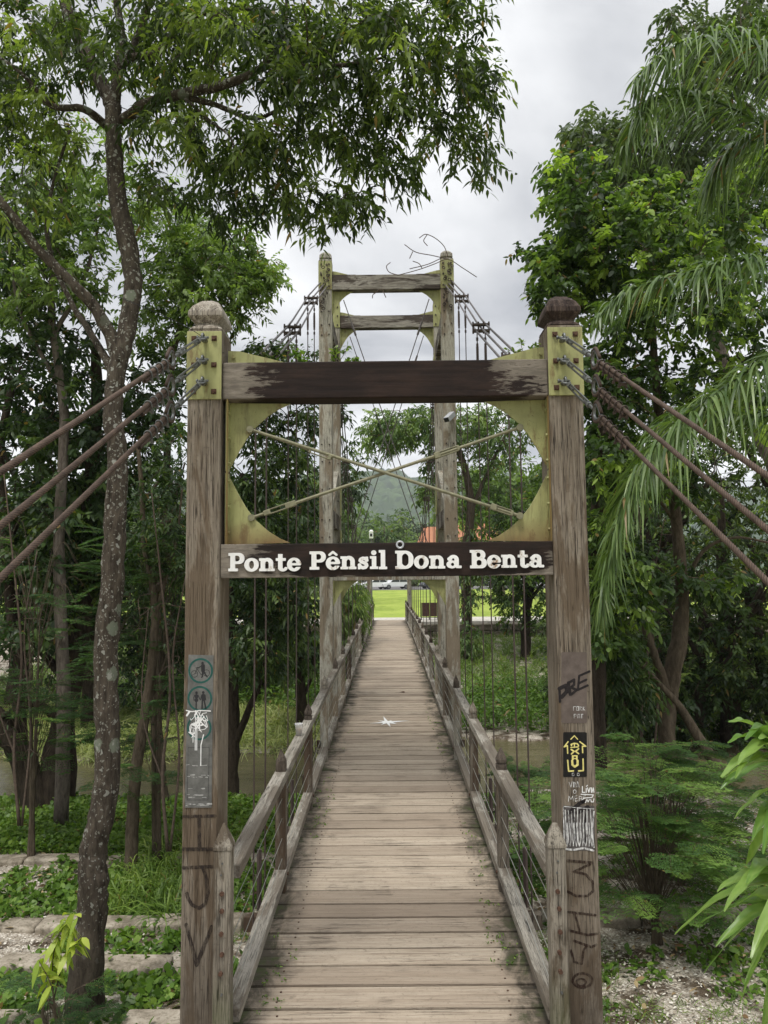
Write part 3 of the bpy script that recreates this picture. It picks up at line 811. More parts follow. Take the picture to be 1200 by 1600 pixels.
# X brace rods with turnbuckle forks
def brace(a, b, ta, tb_, parent, r_=.0085, fork=True, ends=True):
    """rod a->b; ta..tb_ along it is the turnbuckle"""
    a = np.array(a); b = np.array(b); P = lambda t: a + (b - a) * t
    rod = MB(); rod.tube([P(0), P(ta + .01)], r_ * .9, 8); rod.tube([P(tb_), P(1)], r_, 8)
    for e_ in ((a, b) if ends else ()): rod.tube([e_ + np.array([0, -.012, 0]), e_ + np.array([0, .012, 0])], r_ * 2.1, 12)
    ro = rod.build('brace_rod', M['dull_steel'], parent, smooth=False)
    if fork:
        f = MB(); d = (b - a) / np.linalg.norm(b - a); s_ = np.array([-d[2], 0, d[0]])
        for k_ in (-1, 1): f.obox(P(ta) + s_ * k_ * .011, P(tb_ - .02) + s_ * k_ * .011, .006, .018, up=(0, 1, 0))
        f.obox(P(tb_ - .035), P(tb_ + .005), .03, .026, up=(0, 1, 0)); f.obox(P(ta - .005), P(ta + .02), .026, .02, up=(0, 1, 0))
        f.build('turnbuckle', M['dull_steel'], ro, bevel=.003)
brace(at(812, 806, 3.742), at(391, 671, 3.742), .0, .001, pr, fork=False)
brace(at(391, 671, 3.746), at(520, 716, 3.746), .72, .98, pr, .007, ends=False)
mb = MB()
brace(at(393, 809, 3.757), at(812, 668, 3.757), .05, .16, pr)
f = None
# forks at the other rod's ends
def fork_only(a, b, parent):
    a = np.array(a); b = np.array(b); d = (b - a) / np.linalg.norm(b - a); s_ = np.array([-d[2], 0, d[0]]); f = MB()
    for k_ in (-1, 1): f.obox(a + s_ * k_ * .012, b + s_ * k_ * .012, .006, .018, up=(0, 1, 0))
    f.obox(b - d * .02, b + d * .012, .032, .03, up=(0, 1, 0)); f.obox(a - d * .006, a + d * .008, .026, .022, up=(0, 1, 0))
    f.build('turnbuckle', M['dull_steel'], parent, bevel=.003)
fork_only(at(800, 802, 3.742), at(770, 792, 3.742), pr)
fork_only(at(716, 700, 3.757), at(682, 712, 3.757), pr)

# ---- white lettering
T = .21; SF = .135; XH = .70
def G_P(): return .80, U(SUB(U(sdf_rect(.2, .40, .82, 1.0, .28), sdf_rect(.1, .40, .5, 1.0)), sdf_rect(.25, .53, .60, .87, .15)), sdf_rect(.1, 0, .33, 1), sdf_rect(0, 0, .48, SF), sdf_rect(0, 1 - SF, .4, 1))
def G_o(): return .74, SUB(sdf_ell(.37, .35, .37, .37), sdf_ell(.37, .35, .145, .245))
def G_n(w=.84):
    return w, U(SUB(INT(sdf_ell(.43, .42, .29, .30), lambda X, Y: .38 - Y), sdf_ell(.40, .36, .115, .20)), sdf_rect(.08, 0, .29, XH), sdf_rect(.51, 0, .72, .45),
             sdf_rect(0, 0, .38, .12), sdf_rect(.43, 0, .80, .12), sdf_rect(0, XH - .12, .25, XH))
def G_t(): return .55, U(sdf_rect(.12, .14, .33, .93), sdf_rect(0, XH - .13, .50, XH), SUB(sdf_ell(.36, .17, .24, .19), sdf_ell(.39, .22, .085, .10), sdf_rect(.30, .2, .8, .8), ))
def G_e(): return .72, U(SUB(sdf_ell(.36, .35, .36, .37), sdf_ell(.36, .36, .145, .245), sdf_rect(.42, .20, .80, .33)), sdf_rect(.18, .31, .68, .42))
def G_s(): return .60, U(sdf_line([(.47, .50), (.40, .59), (.27, .61), (.16, .56), (.13, .49), (.19, .42), (.33, .36), (.44, .29), (.46, .20), (.40, .11), (.27, .085), (.14, .13), (.09, .24)], .165),
                           sdf_rect(.42, .44, .53, .69), sdf_rect(.02, .01, .12, .26))
def G_i(): return .42, U(sdf_rect(.1, 0, .31, XH), sdf_rect(0, 0, .41, .12), sdf_rect(0, XH - .12, .28, XH), sdf_ell(.19, .90, .125, .125))
def G_l(): return .42, U(sdf_rect(.1, 0, .31, 1.05), sdf_rect(0, 0, .41, .12), sdf_rect(0, .93, .28, 1.05))
def G_D(): return .92, U(SUB(U(sdf_rect(.1, 0, .92, 1.0, .42), sdf_rect(.1, 0, .5, 1.0)), sdf_rect(.32, .13, .69, .87, .25)), sdf_rect(.1, 0, .33, 1), sdf_rect(0, 0, .4, SF), sdf_rect(0, 1 - SF, .4, 1))
def G_a(): return .76, U(sdf_rect(.42, .05, .62, .50, .02), SUB(INT(sdf_ell(.36, .46, .26, .26), lambda X, Y: .44 - Y), sdf_ell(.35, .43, .08, .135)), sdf_ell(.16, .50, .105, .095),
                           SUB(sdf_ell(.28, .20, .27, .21), sdf_ell(.31, .20, .095, .10)), sdf_rect(.5, 0, .76, .12, .02))
def G_B(): return .86, U(SUB(U(sdf_rect(.1, .46, .80, 1, .26), sdf_rect(.1, 0, .87, .56, .27), sdf_rect(.1, 0, .5, 1)), sdf_rect(.32, .60, .57, .875, .12), sdf_rect(.32, .13, .62, .46, .14)),
                           sdf_rect(.1, 0, .33, 1), sdf_rect(0, 0, .4, SF), sdf_rect(0, 1 - SF, .4, 1))
def G_ec():
    w, f_ = G_e(); return w, U(f_, sdf_line([(.18, .82), (.36, .98), (.54, .82)], .10))
GL = {'P': G_P, 'o': G_o, 'n': G_n, 't': G_t, 'e': G_e, 's': G_s, 'i': G_i, 'l': G_l, 'D': G_D, 'a': G_a, 'B': G_B, 'ê': G_ec}
words = [('Ponte', 357, 470, 892.5), ('Pênsil', 484, 605, 890), ('Dona', 618, 721, 888.5), ('Benta', 735, 850, 887.5)]
YL = PY + .003
for wd, xa_, xb_, yb in words:
    A = at(xa_, yb, YL); B = at(xb_, yb - (xb_ - xa_) * .0098, YL); Hc = .0885
    ws = [GL[c_]()[0] for c_ in wd]; gap = .045; tot = sum(ws) + gap * (len(wd) - 1)
    sc = (B[0] - A[0]) / tot; x = A[0]; zb = A[2]
    for c_ in wd:
        w, f_ = GL[c_](); mb = MB()
        dz = random.uniform(-.001, .001)
        mark(mb, lambda X_, Y_, f_=f_: f_(X_, Y_) - .012, -.05, -.04, w + .06, 1.1, .0235, lambda u, v, s, x=x, sc=sc, zb=zb, dz=dz: (x + u * sc, YL + (.0115 if s else 0), zb + dz + v * Hc), True)
        mb.build('letter', M['letter'], sgn); x += (w + gap) * sc

# ---- short rail posts bolted inside the gateway posts
for sx in (-1, 1):
    xa, xb = sorted((sx * .742 + XC, sx * (XI - .003) + XC)); mb = MB()
    zt = zat(1328, 3.57); mb.box(xa, xb, 3.575, 3.655, -.6, zt)
    po = mb.build('short_post', M['small_post'], pr, bevel=.006)
    cp = MB(); cx_, cy_ = (xa + xb) / 2, 3.615; hx = (xb - xa) / 2
    cp.rings([octa(cx_, cy_, zt + .001, hx + .004, .044, .004), octa(cx_, cy_, zt + .014, hx + .004, .044, .004), octa(cx_, cy_, zt + (.112 if sx < 0 else .06), hx * (.12 if sx < 0 else .75), .006 if sx < 0 else .03, .001 if sx < 0 else .012)] +
             ([] if sx < 0 else [octa(cx_, cy_, zt + .1, hx * .3, .012, .006)]))
    cp.build('finial', M['small_post'], po)
    for py_ in (1350, 1368, 1397, 1424, 1460, 1492, 1522, 1555):
        z_ = zat(py_ - 2, 3.57); b_ = MB(); bolt(b_, cx_ + random.uniform(-.004, .004), 3.576, z_, .0105 if py_ > 1380 and py_ < 1540 else .005, .012 if py_ > 1380 else .006, n=8)
        b_.build('bolt', M['bolt_rust'] if 1380 < py_ < 1540 else M['galv'], po)

# ---- paint marks on the gateway posts
def paint(parent, name, mat, Y, fs, x0, y0, x1, y1, step=.6, label=None):
    mb = MB(); mark(mb, fs, x0, y0, x1, y1, step, flat_px(Y)); o = mb.build(name, mat, parent)
    if label: o['label'] = label
    return o
YP = PY - .0022
lp = posts[-1]; rp = posts[1]
paint(lp, 'graffiti', M['spray_faded'], YP, U(sdf_line([(287, 1276), (336, 1275)], 5), sdf_line([(311, 1276), (312, 1326)], 5.5), sdf_line([(287, 1327), (336, 1327)], 6),
      sdf_line([(287, 1356), (333, 1354)], 5.5), sdf_line([(317, 1356), (323, 1375), (325, 1395), (321, 1412), (311, 1419), (300, 1414), (293, 1402), (292, 1396)], 5.5),
      sdf_line([(291, 1445), (299, 1475), (307, 1508), (318, 1480), (331, 1448)], 6)), 283, 1268, 340, 1516, .8, 'faded dark spray-painted letters')
paint(rp, 'graffiti', M['spray_black'], YP, U(sdf_line([(874, 1076), (875, 1096)], 4), sdf_line([(874, 1076), (884, 1071), (886, 1080), (878, 1089)], 6), sdf_line([(888, 1067), (891, 1085)], 5),
      sdf_line([(888, 1067), (897, 1062), (897, 1070), (892, 1074), (901, 1078), (893, 1085)], 4), sdf_line([(921, 1049), (905, 1056), (903, 1078), (918, 1071)], 3.5), sdf_line([(904, 1068), (916, 1062)], 3.5)), 868, 1042, 925, 1100, .6, 'black spray-painted letters slanting upward')
paint(rp, 'graffiti', M['spray_brown'], YP, U(sdf_line([(887, 1345), (925, 1348)], 4.5), sdf_line([(925, 1349), (897, 1362), (915, 1366), (926, 1378), (927, 1392), (918, 1400), (900, 1400), (887, 1393)], 4),
      sdf_line([(888, 1425), (930, 1430)], 4), sdf_line([(897, 1427), (906, 1454)], 4), sdf_line([(890, 1454), (918, 1461), (933, 1459)], 4), sdf_line([(897, 1470), (924, 1480), (932, 1476)], 4),
      sdf_line([(892, 1485), (897, 1503), (909, 1506), (912, 1484), (918, 1477)], 3.5), SUB(sdf_ell(910, 1532, 17, 13), sdf_ell(910, 1532, 13, 9)), SUB(sdf_ell(908, 1535, 9, 7), sdf_ell(908, 1535, 5.5, 4))), 882, 1338, 938, 1550, .8, 'brown spray-painted marks')
wt = []
for a_ in ([(889, 1222), (892, 1230), (894, 1221)], [(896, 1222), (896, 1230)], [(898, 1230), (898, 1222), (902, 1230), (902, 1221)], [(900, 1230), (903, 1222), (905, 1230)], 
           [(888, 1252), (889, 1244), (892, 1249), (895, 1244), (896, 1252)], [(902, 1243), (898, 1244), (899, 1252), (903, 1251)], [(899, 1248), (902, 1247)], [(905, 1252), (905, 1244), (909, 1245), (909, 1248), (905, 1248)], [(915, 1243), (911, 1244), (912, 1252), (915, 1251)], [(912, 1248), (915, 1247)],
           [(896, 1110), (896, 1104), (899, 1104)], [(901, 1104), (904, 1104), (904, 1110), (901, 1110), (901, 1104)], [(906, 1110), (906, 1104), (909, 1105), (906, 1107), (909, 1110)], [(911, 1110), (911, 1104)], [(914, 1104), (911, 1107), (914, 1110)],
           [(897, 1122), (897, 1116), (900, 1116), (900, 1119), (897, 1119)], [(903, 1122), (903, 1116), (906, 1116), (906, 1122)], [(909, 1116), (909, 1122)], [(908, 1116), (911, 1116)]): wt.append(sdf_line(a_, .9))
wt.append(SUB(sdf_ell(898, 1237, 2.6, 3.4), sdf_ell(898, 1237, 1.7, 2.5)))
paint(rp, 'scratched_writing', M['spray_white'], YP, U(*wt), 880, 1098, 920, 1256, .4, 'thin scratched words')
lv_ = U(sdf_line([(910, 1229), (910, 1238), (914, 1238)], 1.5), sdf_line([(916, 1232), (916, 1238)], 1.5), sdf_line([(916, 1229), (918, 1227)], 1.3), sdf_line([(918, 1231), (920, 1238), (922, 1231)], 1.5), sdf_line([(924, 1231), (924, 1238)], 1.5),
        sdf_line([(925, 1238), (927, 1231), (928, 1238)], 1.4), sdf_line([(908, 1241), (927, 1242), (925, 1246), (912, 1247)], 1.5), sdf_line([(909, 1250), (912, 1248), (909, 1254), (914, 1254)], 1.3), sdf_line([(915, 1254), (917, 1249), (919, 1253), (921, 1249)], 1.3), sdf_line([(923, 1249), (924, 1253), (927, 1253), (928, 1248)], 1.3))
paint(rp, 'written_name', M['white_plain'], YP - .0004, lv_, 905, 1224, 931, 1257, .4, 'white handwritten name')

# scribbled poster remains on the right post
pb = MB()
mark(pb, sdf_rect(877, 1019, 917, 1130, 1), 874, 1016, 920, 1134, 2, flat_px(PY - .0012)); pb.build('worn_patch', simple('worn_poster_patch', (.13, .105, .09), .9, 0, .1, .3, 20), rp)
sc_ = []
rr_ = random.Random(5)
for k_ in range(9):
    x = 883 + k_ * 4.9; sc_.append(sdf_line([(x, 1262 + rr_.uniform(0, 6)), (x + rr_.uniform(-1, 2), 1290), (x + rr_.uniform(0, 3), 1316), (x + 3, 1322), (x + 4.5, 1312), (x + 3, 1286)], rr_.uniform(.9, 1.6)))
sc_ += [sdf_line([(879, 1326), (896, 1328), (912, 1325), (927, 1329)], 3.2), sdf_line([(881, 1260), (900, 1262), (928, 1264)], 1.2), sdf_line([(928, 1268), (925, 1300), (928, 1324)], 2.2), sdf_line([(880, 1262), (881, 1290), (882, 1324)], 1.6)]
pst = MB(); mark(pst, sdf_rect(880, 1259, 929, 1329), 878, 1257, 931, 1331, 3, flat_px(PY - .0015))
po_ = tag(pst.build('torn_sticker', simple('torn_grey_sticker', (.105, .095, .09), .7, 0, .2, .4, 40)), 'torn grey sticker scribbled over in white and black on the right gateway post', 'sticker')
mb = MB(); mark(mb, U(sdf_line([(889, 1270), (906, 1255), (912, 1252)], 6), sdf_line([(902, 1270), (918, 1261), (920, 1264)], 6), sdf_line([(896, 1268), (899, 1300), (897, 1318)], 3.5), sdf_line([(917, 1272), (912, 1290), (914, 1315)], 4)), 885, 1248, 926, 1324, .7, flat_px(PY - .0026)); mb.build('black_scrawl', M['spray_black'], po_)
mb = MB(); mark(mb, U(*sc_), 876, 1256, 932, 1333, .5, flat_px(PY - .0033)); mb.build('white_scrawl', M['spray_white'], po_)

# black stencil with yellow arrows
st = MB(); mark(st, sdf_rect(880, 1144, 917, 1214, .5), 878, 1142, 920, 1216, 3, flat_px(PY - .0016))
so = tag(st.build('stencil_panel', simple('matt_black_panel', (.014, .013, .012), .8, 0, .2, .3, 30, 0)), 'small black panel with pale yellow arrows and letters on the right gateway post', 'painted panel')
yl = U(sdf_line([(892, 1155), (897.5, 1149.5), (902.5, 1155)], 1.6),
       sdf_line([(887, 1177), (886.5, 1165), (881.5, 1167), (887.5, 1159)], 2.0), sdf_line([(910.5, 1176), (910, 1166), (915.5, 1166), (906, 1159)], 2.0),
       sdf_line([(887, 1188), (888.5, 1205), (896, 1204.5)], 2.2), sdf_line([(911, 1186), (911.5, 1204), (904, 1204.5)], 2.2),
       sdf_line([(893, 1165), (892.5, 1163), (897, 1161.5), (902, 1162), (904, 1165)], 2.2), sdf_line([(892, 1168), (903.5, 1167)], 1.8), sdf_line([(897.5, 1161), (897.5, 1168)], 1.5),
       sdf_line([(892.5, 1171), (897, 1174), (893, 1178)], 2.4), sdf_line([(904, 1170), (899.5, 1174), (904, 1177.5)], 2.4),
       SUB(sdf_rect(893.5, 1180, 902.5, 1187.5), sdf_rect(896.5, 1182, 900, 1184.5), sdf_rect(896.5, 1186, 900, 1189)),
       sdf_line([(894, 1189), (894.5, 1195), (898, 1198), (902.5, 1195), (902.5, 1188.5)], 3.4))
mb = MB(); mark(mb, yl, 878, 1146, 919, 1208, .35, flat_px(PY - .0026)); mb.build('yellow_stencil', M['sticker_yellow'], so)
mb = MB(); mark(mb, U(sdf_line([(897, 1208), (894, 1208), (894, 1212), (897, 1212), (897, 1210)], .6), sdf_line([(905, 1208), (902, 1208), (902, 1212), (905, 1212), (905, 1210)], .6)), 890, 1205, 908, 1214, .3, flat_px(PY - .0026)); mb.build('small_letters', M['spray_white'], so)

# pictogram plate on the left post
pl = MB(); A = at(291, 1264, PY - .001); B = at(332, 1023, PY - .001)
plx0 = [at(294.5, 1023, PY - .0035), at(333.5, 1024, PY - .0035), at(330.5, 1262, PY - .0035), at(288.5, 1262, PY - .0035)]
vs = plx0 + [p + np.array([0, .0032, 0]) for p in plx0]
pl.add(vs, [(0, 1, 2, 3), (7, 6, 5, 4), (0, 4, 5, 1), (1, 5, 6, 2), (2, 6, 7, 3), (3, 7, 4, 0)])
sp = tag(pl.build('pictogram_sign', M['sign_metal']), 'narrow grey metal sign with green ringed pictograms on the left gateway post', 'sign')
for cy_, cx_ in ((1048, 313.5), (1091.5, 312.2), (1137, 311.2)):
    mb = MB(); mark(mb, SUB(sdf_ell(cx_, cy_, 19.2, 19.6), sdf_ell(cx_, cy_, 16.4, 16.8)), cx_ - 21, cy_ - 21, cx_ + 21, cy_ + 21, .6, flat_px(PY - .0047)); mb.build('green_ring', M['ring_green'], sp)
fig = U(sdf_ell(316.5, 1036.3, 2.0, 2.3), sdf_rect(314.3, 1038, 320, 1050, 1.5), sdf_line([(315.5, 1040), (310, 1043.5), (308, 1043)], 1.4), sdf_line([(316.5, 1049), (316.2, 1057), (315, 1058.2)], 2.0), sdf_line([(318.5, 1049), (321, 1054), (323.5, 1057.2)], 2.1),
        SUB(sdf_ell(303.8, 1053, 5.3, 5.5), sdf_ell(303.8, 1053, 4.6, 4.8)), SUB(sdf_ell(322.5, 1051.5, 5.2, 5.3), sdf_ell(322.5, 1051.5, 4.5, 4.6)), sdf_line([(304, 1053), (308, 1045), (306, 1043)], .8), sdf_line([(308.5, 1046), (314, 1054), (322, 1051)], .8), sdf_line([(300, 1055), (308, 1051)], .5))
mb = MB(); mark(mb, fig, 296, 1032, 330, 1062, .3, flat_px(PY - .0047)); mb.build('cyclist_pictogram', M['black_plastic'], sp)
fig = U(sdf_ell(307, 1082.5, 1.9, 2.2), sdf_ell(307, 1088.5, 2.6, 3.8), sdf_ell(306.8, 1094, 2.9, 3.0), sdf_line([(306.6, 1095), (306.5, 1107)], 1.9), sdf_line([(304.5, 1086), (302.6, 1090), (303, 1094)], 1.1), sdf_line([(309.5, 1086), (311.6, 1091), (313, 1094)], 1.1),
        sdf_ell(317.5, 1082, 2.0, 2.3), sdf_rect(314.7, 1084.5, 320.6, 1095, 1.8), sdf_line([(316.2, 1094), (315.6, 1107)], 2.3), sdf_line([(319, 1094), (321.5, 1107)], 2.3), sdf_line([(315, 1086), (313, 1094)], 1.1), sdf_line([(320.5, 1086), (321.5, 1094)], 1.2))
mb = MB(); mark(mb, fig, 298, 1078, 326, 1110, .3, flat_px(PY - .0047)); mb.build('couple_pictogram', M['black_plastic'], sp)
rr_ = random.Random(11); sc_ = []
for k_ in range(15):
    cx_, cy_ = 311 + rr_.uniform(-9, 9), 1131 + rr_.uniform(-13, 12); P_ = [(cx_ + rr_.uniform(-8, 8), cy_ + rr_.uniform(-12, 12)) for _ in range(4)]
    sc_.append(sdf_line([tuple(p) for p in catmull([(a_, b_, 0) for a_, b_ in P_], 5)[:, :2]], rr_.uniform(.9, 1.5)))
sc_ += [sdf_line([(302, 1140), (301.5, 1160)], 1.1), sdf_line([(305, 1140), (305, 1172)], 1.3), sdf_line([(307.6, 1140), (307.4, 1172)], 1.3), sdf_line([(318, 1148), (314, 1164), (313.6, 1196)], 1.5), sdf_line([(291, 1110), (300, 1112), (312, 1110), (329, 1111)], 1.6),
        sdf_line([(292, 1118), (296, 1112)], 3), SUB(sdf_ell(301, 1139, 5, 9), sdf_ell(301, 1139, 3.6, 7.5))]
mb = MB(); mark(mb, U(*sc_), 286, 1106, 334, 1198, .45, flat_px(PY - .0058)); mb.build('white_scrawl', M['white_plain'], sp)
rr_ = random.Random(3); sc_ = [sdf_line([(294, 1168), (327, 1168)], .5), sdf_line([(294, 1168), (292.5, 1250)], .5), sdf_line([(327, 1168), (325, 1250)], .5), sdf_line([(292.5, 1250), (325, 1250)], .5), sdf_line([(294, 1186), (327, 1186)], .4)]
mb = MB(); mark(mb, U(*sc_), 289, 1165, 332, 1254, .4, flat_px(PY - .0047)); mb.build('ruled_lines', M['black_plastic'], sp)
sc_ = [sdf_line([(x := rr_.uniform(290, 326), y_ := rr_.choice([1196, 1211, 1214, 1232, 1242, 1246, 1256, 1259]) + rr_.uniform(-1, 1)), (x + rr_.uniform(1, 7), y_ + rr_.uniform(-.6, .6))], rr_.uniform(.5, 1.7)) for _ in range(46)]
mb = MB(); mark(mb, U(*sc_), 287, 1190, 333, 1264, .45, flat_px(PY - .0047)); mb.build('scratches', M['sign_metal_light'], sp)

# ---- guy cables: turnbuckle, thimble, clips, twisted rope
def rope_mesh(mb, a, b, r_=.0105, n=24, fine=None, pitch=.075):
    a = np.array(a, float); b = np.array(b, float); L = np.linalg.norm(b - a); d = (b - a) / L
    s1 = np.cross(d, (0, 0, 1)); s1 /= np.linalg.norm(s1); s2 = np.cross(d, s1)
    ts = list(np.arange(0, min(L, fine or L), .0052)) + ([] if not fine or fine >= L else list(np.arange(fine, L, .35)))
    ts.append(L); rings_ = []; tin = getattr(mb, 'tin', None)
    if tin is None: tin = mb.tin = []
    tin.extend([.5] * (len(mb.v) - len(tin)))
    an = np.arange(n) * 2 * np.pi / n
    for t in ts:
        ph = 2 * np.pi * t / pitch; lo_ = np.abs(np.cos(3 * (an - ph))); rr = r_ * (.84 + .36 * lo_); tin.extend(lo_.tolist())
        sg = -.006 * math.sin(math.pi * min(t / 4., 1))
        rings_.append([tuple(a + d * t + np.array([0, 0, sg]) + (s1 * math.cos(q) + s2 * math.sin(q)) * R_) for q, R_ in zip(an, rr)])
    mb.rings(rings_)
for sx in (-1, 1):
    for k_, py_ in enumerate((537, 571, 604)):
        zc_ = zat(py_ - 4, PY, 325 if sx < 0 else 885); X = XC + sx * .905
        if sx > 0: X -= .012
        A = np.array([X, PY - .012, zc_])
        lab = ('upper', 'middle', 'lower')[k_]
        g_ = thing('guy_cable', '%s of the three rusty twisted cables with shackle and clips from the %s gateway post' % (lab, 'left' if sx < 0 else 'right'), 'cable', tuple(A), 'anchor cables of the gateway')
        d = np.array([0, -1, -.495 - .01 * k_]); d /= np.linalg.norm(d); sv_ = np.array([1., 0, 0]); uv = np.cross(sv_, d)
        e = MB(); e.tube([A, A + np.array([0, -.035, 0])], .013, 10)
        ang = np.linspace(0, 2 * np.pi, 15); Cc = A + np.array([0, -.045, 0])
        e.tube([Cc + (np.array([0, 1, 0]) * math.cos(q) + np.array([0, 0, 1]) * math.sin(q)) * .019 for q in ang], .0062, 8, cap=False)
        e.build('eye_bolt', M['galv'], g_, smooth=True)
        S = A + np.array([0, -.05, -.004]); sh = MB()
        ring_ = [S + sv_ * .017 * math.cos(q) + d * (.012 - .03 * math.sin(q)) for q in np.linspace(0, -np.pi, 9)]
        sh.tube([S + sv_ * .017 - d * .02] + ring_ + [S - sv_ * .017 - d * .02], .006, 8)
        sh.tube([S - sv_ * .026 - d * .016, S + sv_ * .026 - d * .016], .0065, 8)
        sh.tube([S - sv_ * .026 - d * .016, S - sv_ * .034 - d * .016], .011, 6); sh.build('shackle', M['galv'], g_, smooth=True)
        T0 = S + d * .05; T1 = S + d * .50; tb_ = MB()
        for q in (-1, 1): tb_.obox(T0 + d * .045 + uv * q * .0105, T1 - d * .045 + uv * q * .0105, .010, .0065, up=(1, 0, 0))
        tb_.tube([T0 + d * .03, T0 + d * .058], .014, 6); tb_.tube([T1 - d * .058, T1 - d * .03], .014, 6)
        tb_.tube([T0 - d * .02, T0 + d * .12], .0068, 8); tb_.tube([T1 - d * .12, T1 + d * .03], .0068, 8)
        tb_.build('turnbuckle', M['galv'], g_, bevel=.002)
        H = T1 + d * .075; th = MB()           # thimble: tear-drop eye
        tear = [(-.028, 0), (-.022, .020), (0, .030), (.03, .026), (.062, .010), (.075, .004)]
        loop = [H + d * a_ + uv * b_ for a_, b_ in tear] + [H + d * a_ - uv * b_ for a_, b_ in tear[::-1]]
        th.tube(catmull(loop + [loop[0]], 3), .0065, 6, cap=False); th.build('thimble', M['galv'], g_, smooth=True)
        rp_ = MB(); R0 = H + d * .062; R1 = R0 + d * 9.2
        rope_mesh(rp_, R0, R1, .0079 if sx < 0 else .0068, fine=2.9)
        rl = R0 + uv * .0165; rope_mesh(rp_, rl, rl + d * (.33 + .03 * k_), .0075)
        lp_ = [(-.03, 0), (-.025, .024), (0, .037), (.035, .03), (.08, .014)]
        lo = [H + d * a_ + uv * b_ * 1.15 for a_, b_ in lp_][::-1] + [H + d * a_ - uv * b_ * 1.15 for a_, b_ in lp_[1:]]
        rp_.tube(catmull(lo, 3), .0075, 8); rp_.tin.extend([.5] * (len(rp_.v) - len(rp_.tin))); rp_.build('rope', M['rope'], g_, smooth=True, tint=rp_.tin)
        for q in range(4 if sx < 0 else 5):
            cc = R0 + d * (.05 + .075 * q) + uv * .011; c1 = MB()
            c1.obox(cc - d * .008 + uv * .013, cc + d * .008 + uv * .013, .028, .012, up=tuple(uv))
            for w_ in (-1, 1):
                ub = [cc + sv_ * .0125 + uv * .024, cc + sv_ * .0125 - uv * .013, cc - uv * .0235, cc - sv_ * .0125 - uv * .013, cc - sv_ * .0125 + uv * .024]
            c1.tube(catmull(ub, 3), .0032, 6)
            for w_ in (-1, 1): c1.tube([cc + sv_ * w_ * .0125 + uv * .019, cc + sv_ * w_ * .0125 + uv * .027], .0062, 6)
            c1.build('rope_clip', M['galv'] if sx < 0 else M['bolt_dark'], g_)

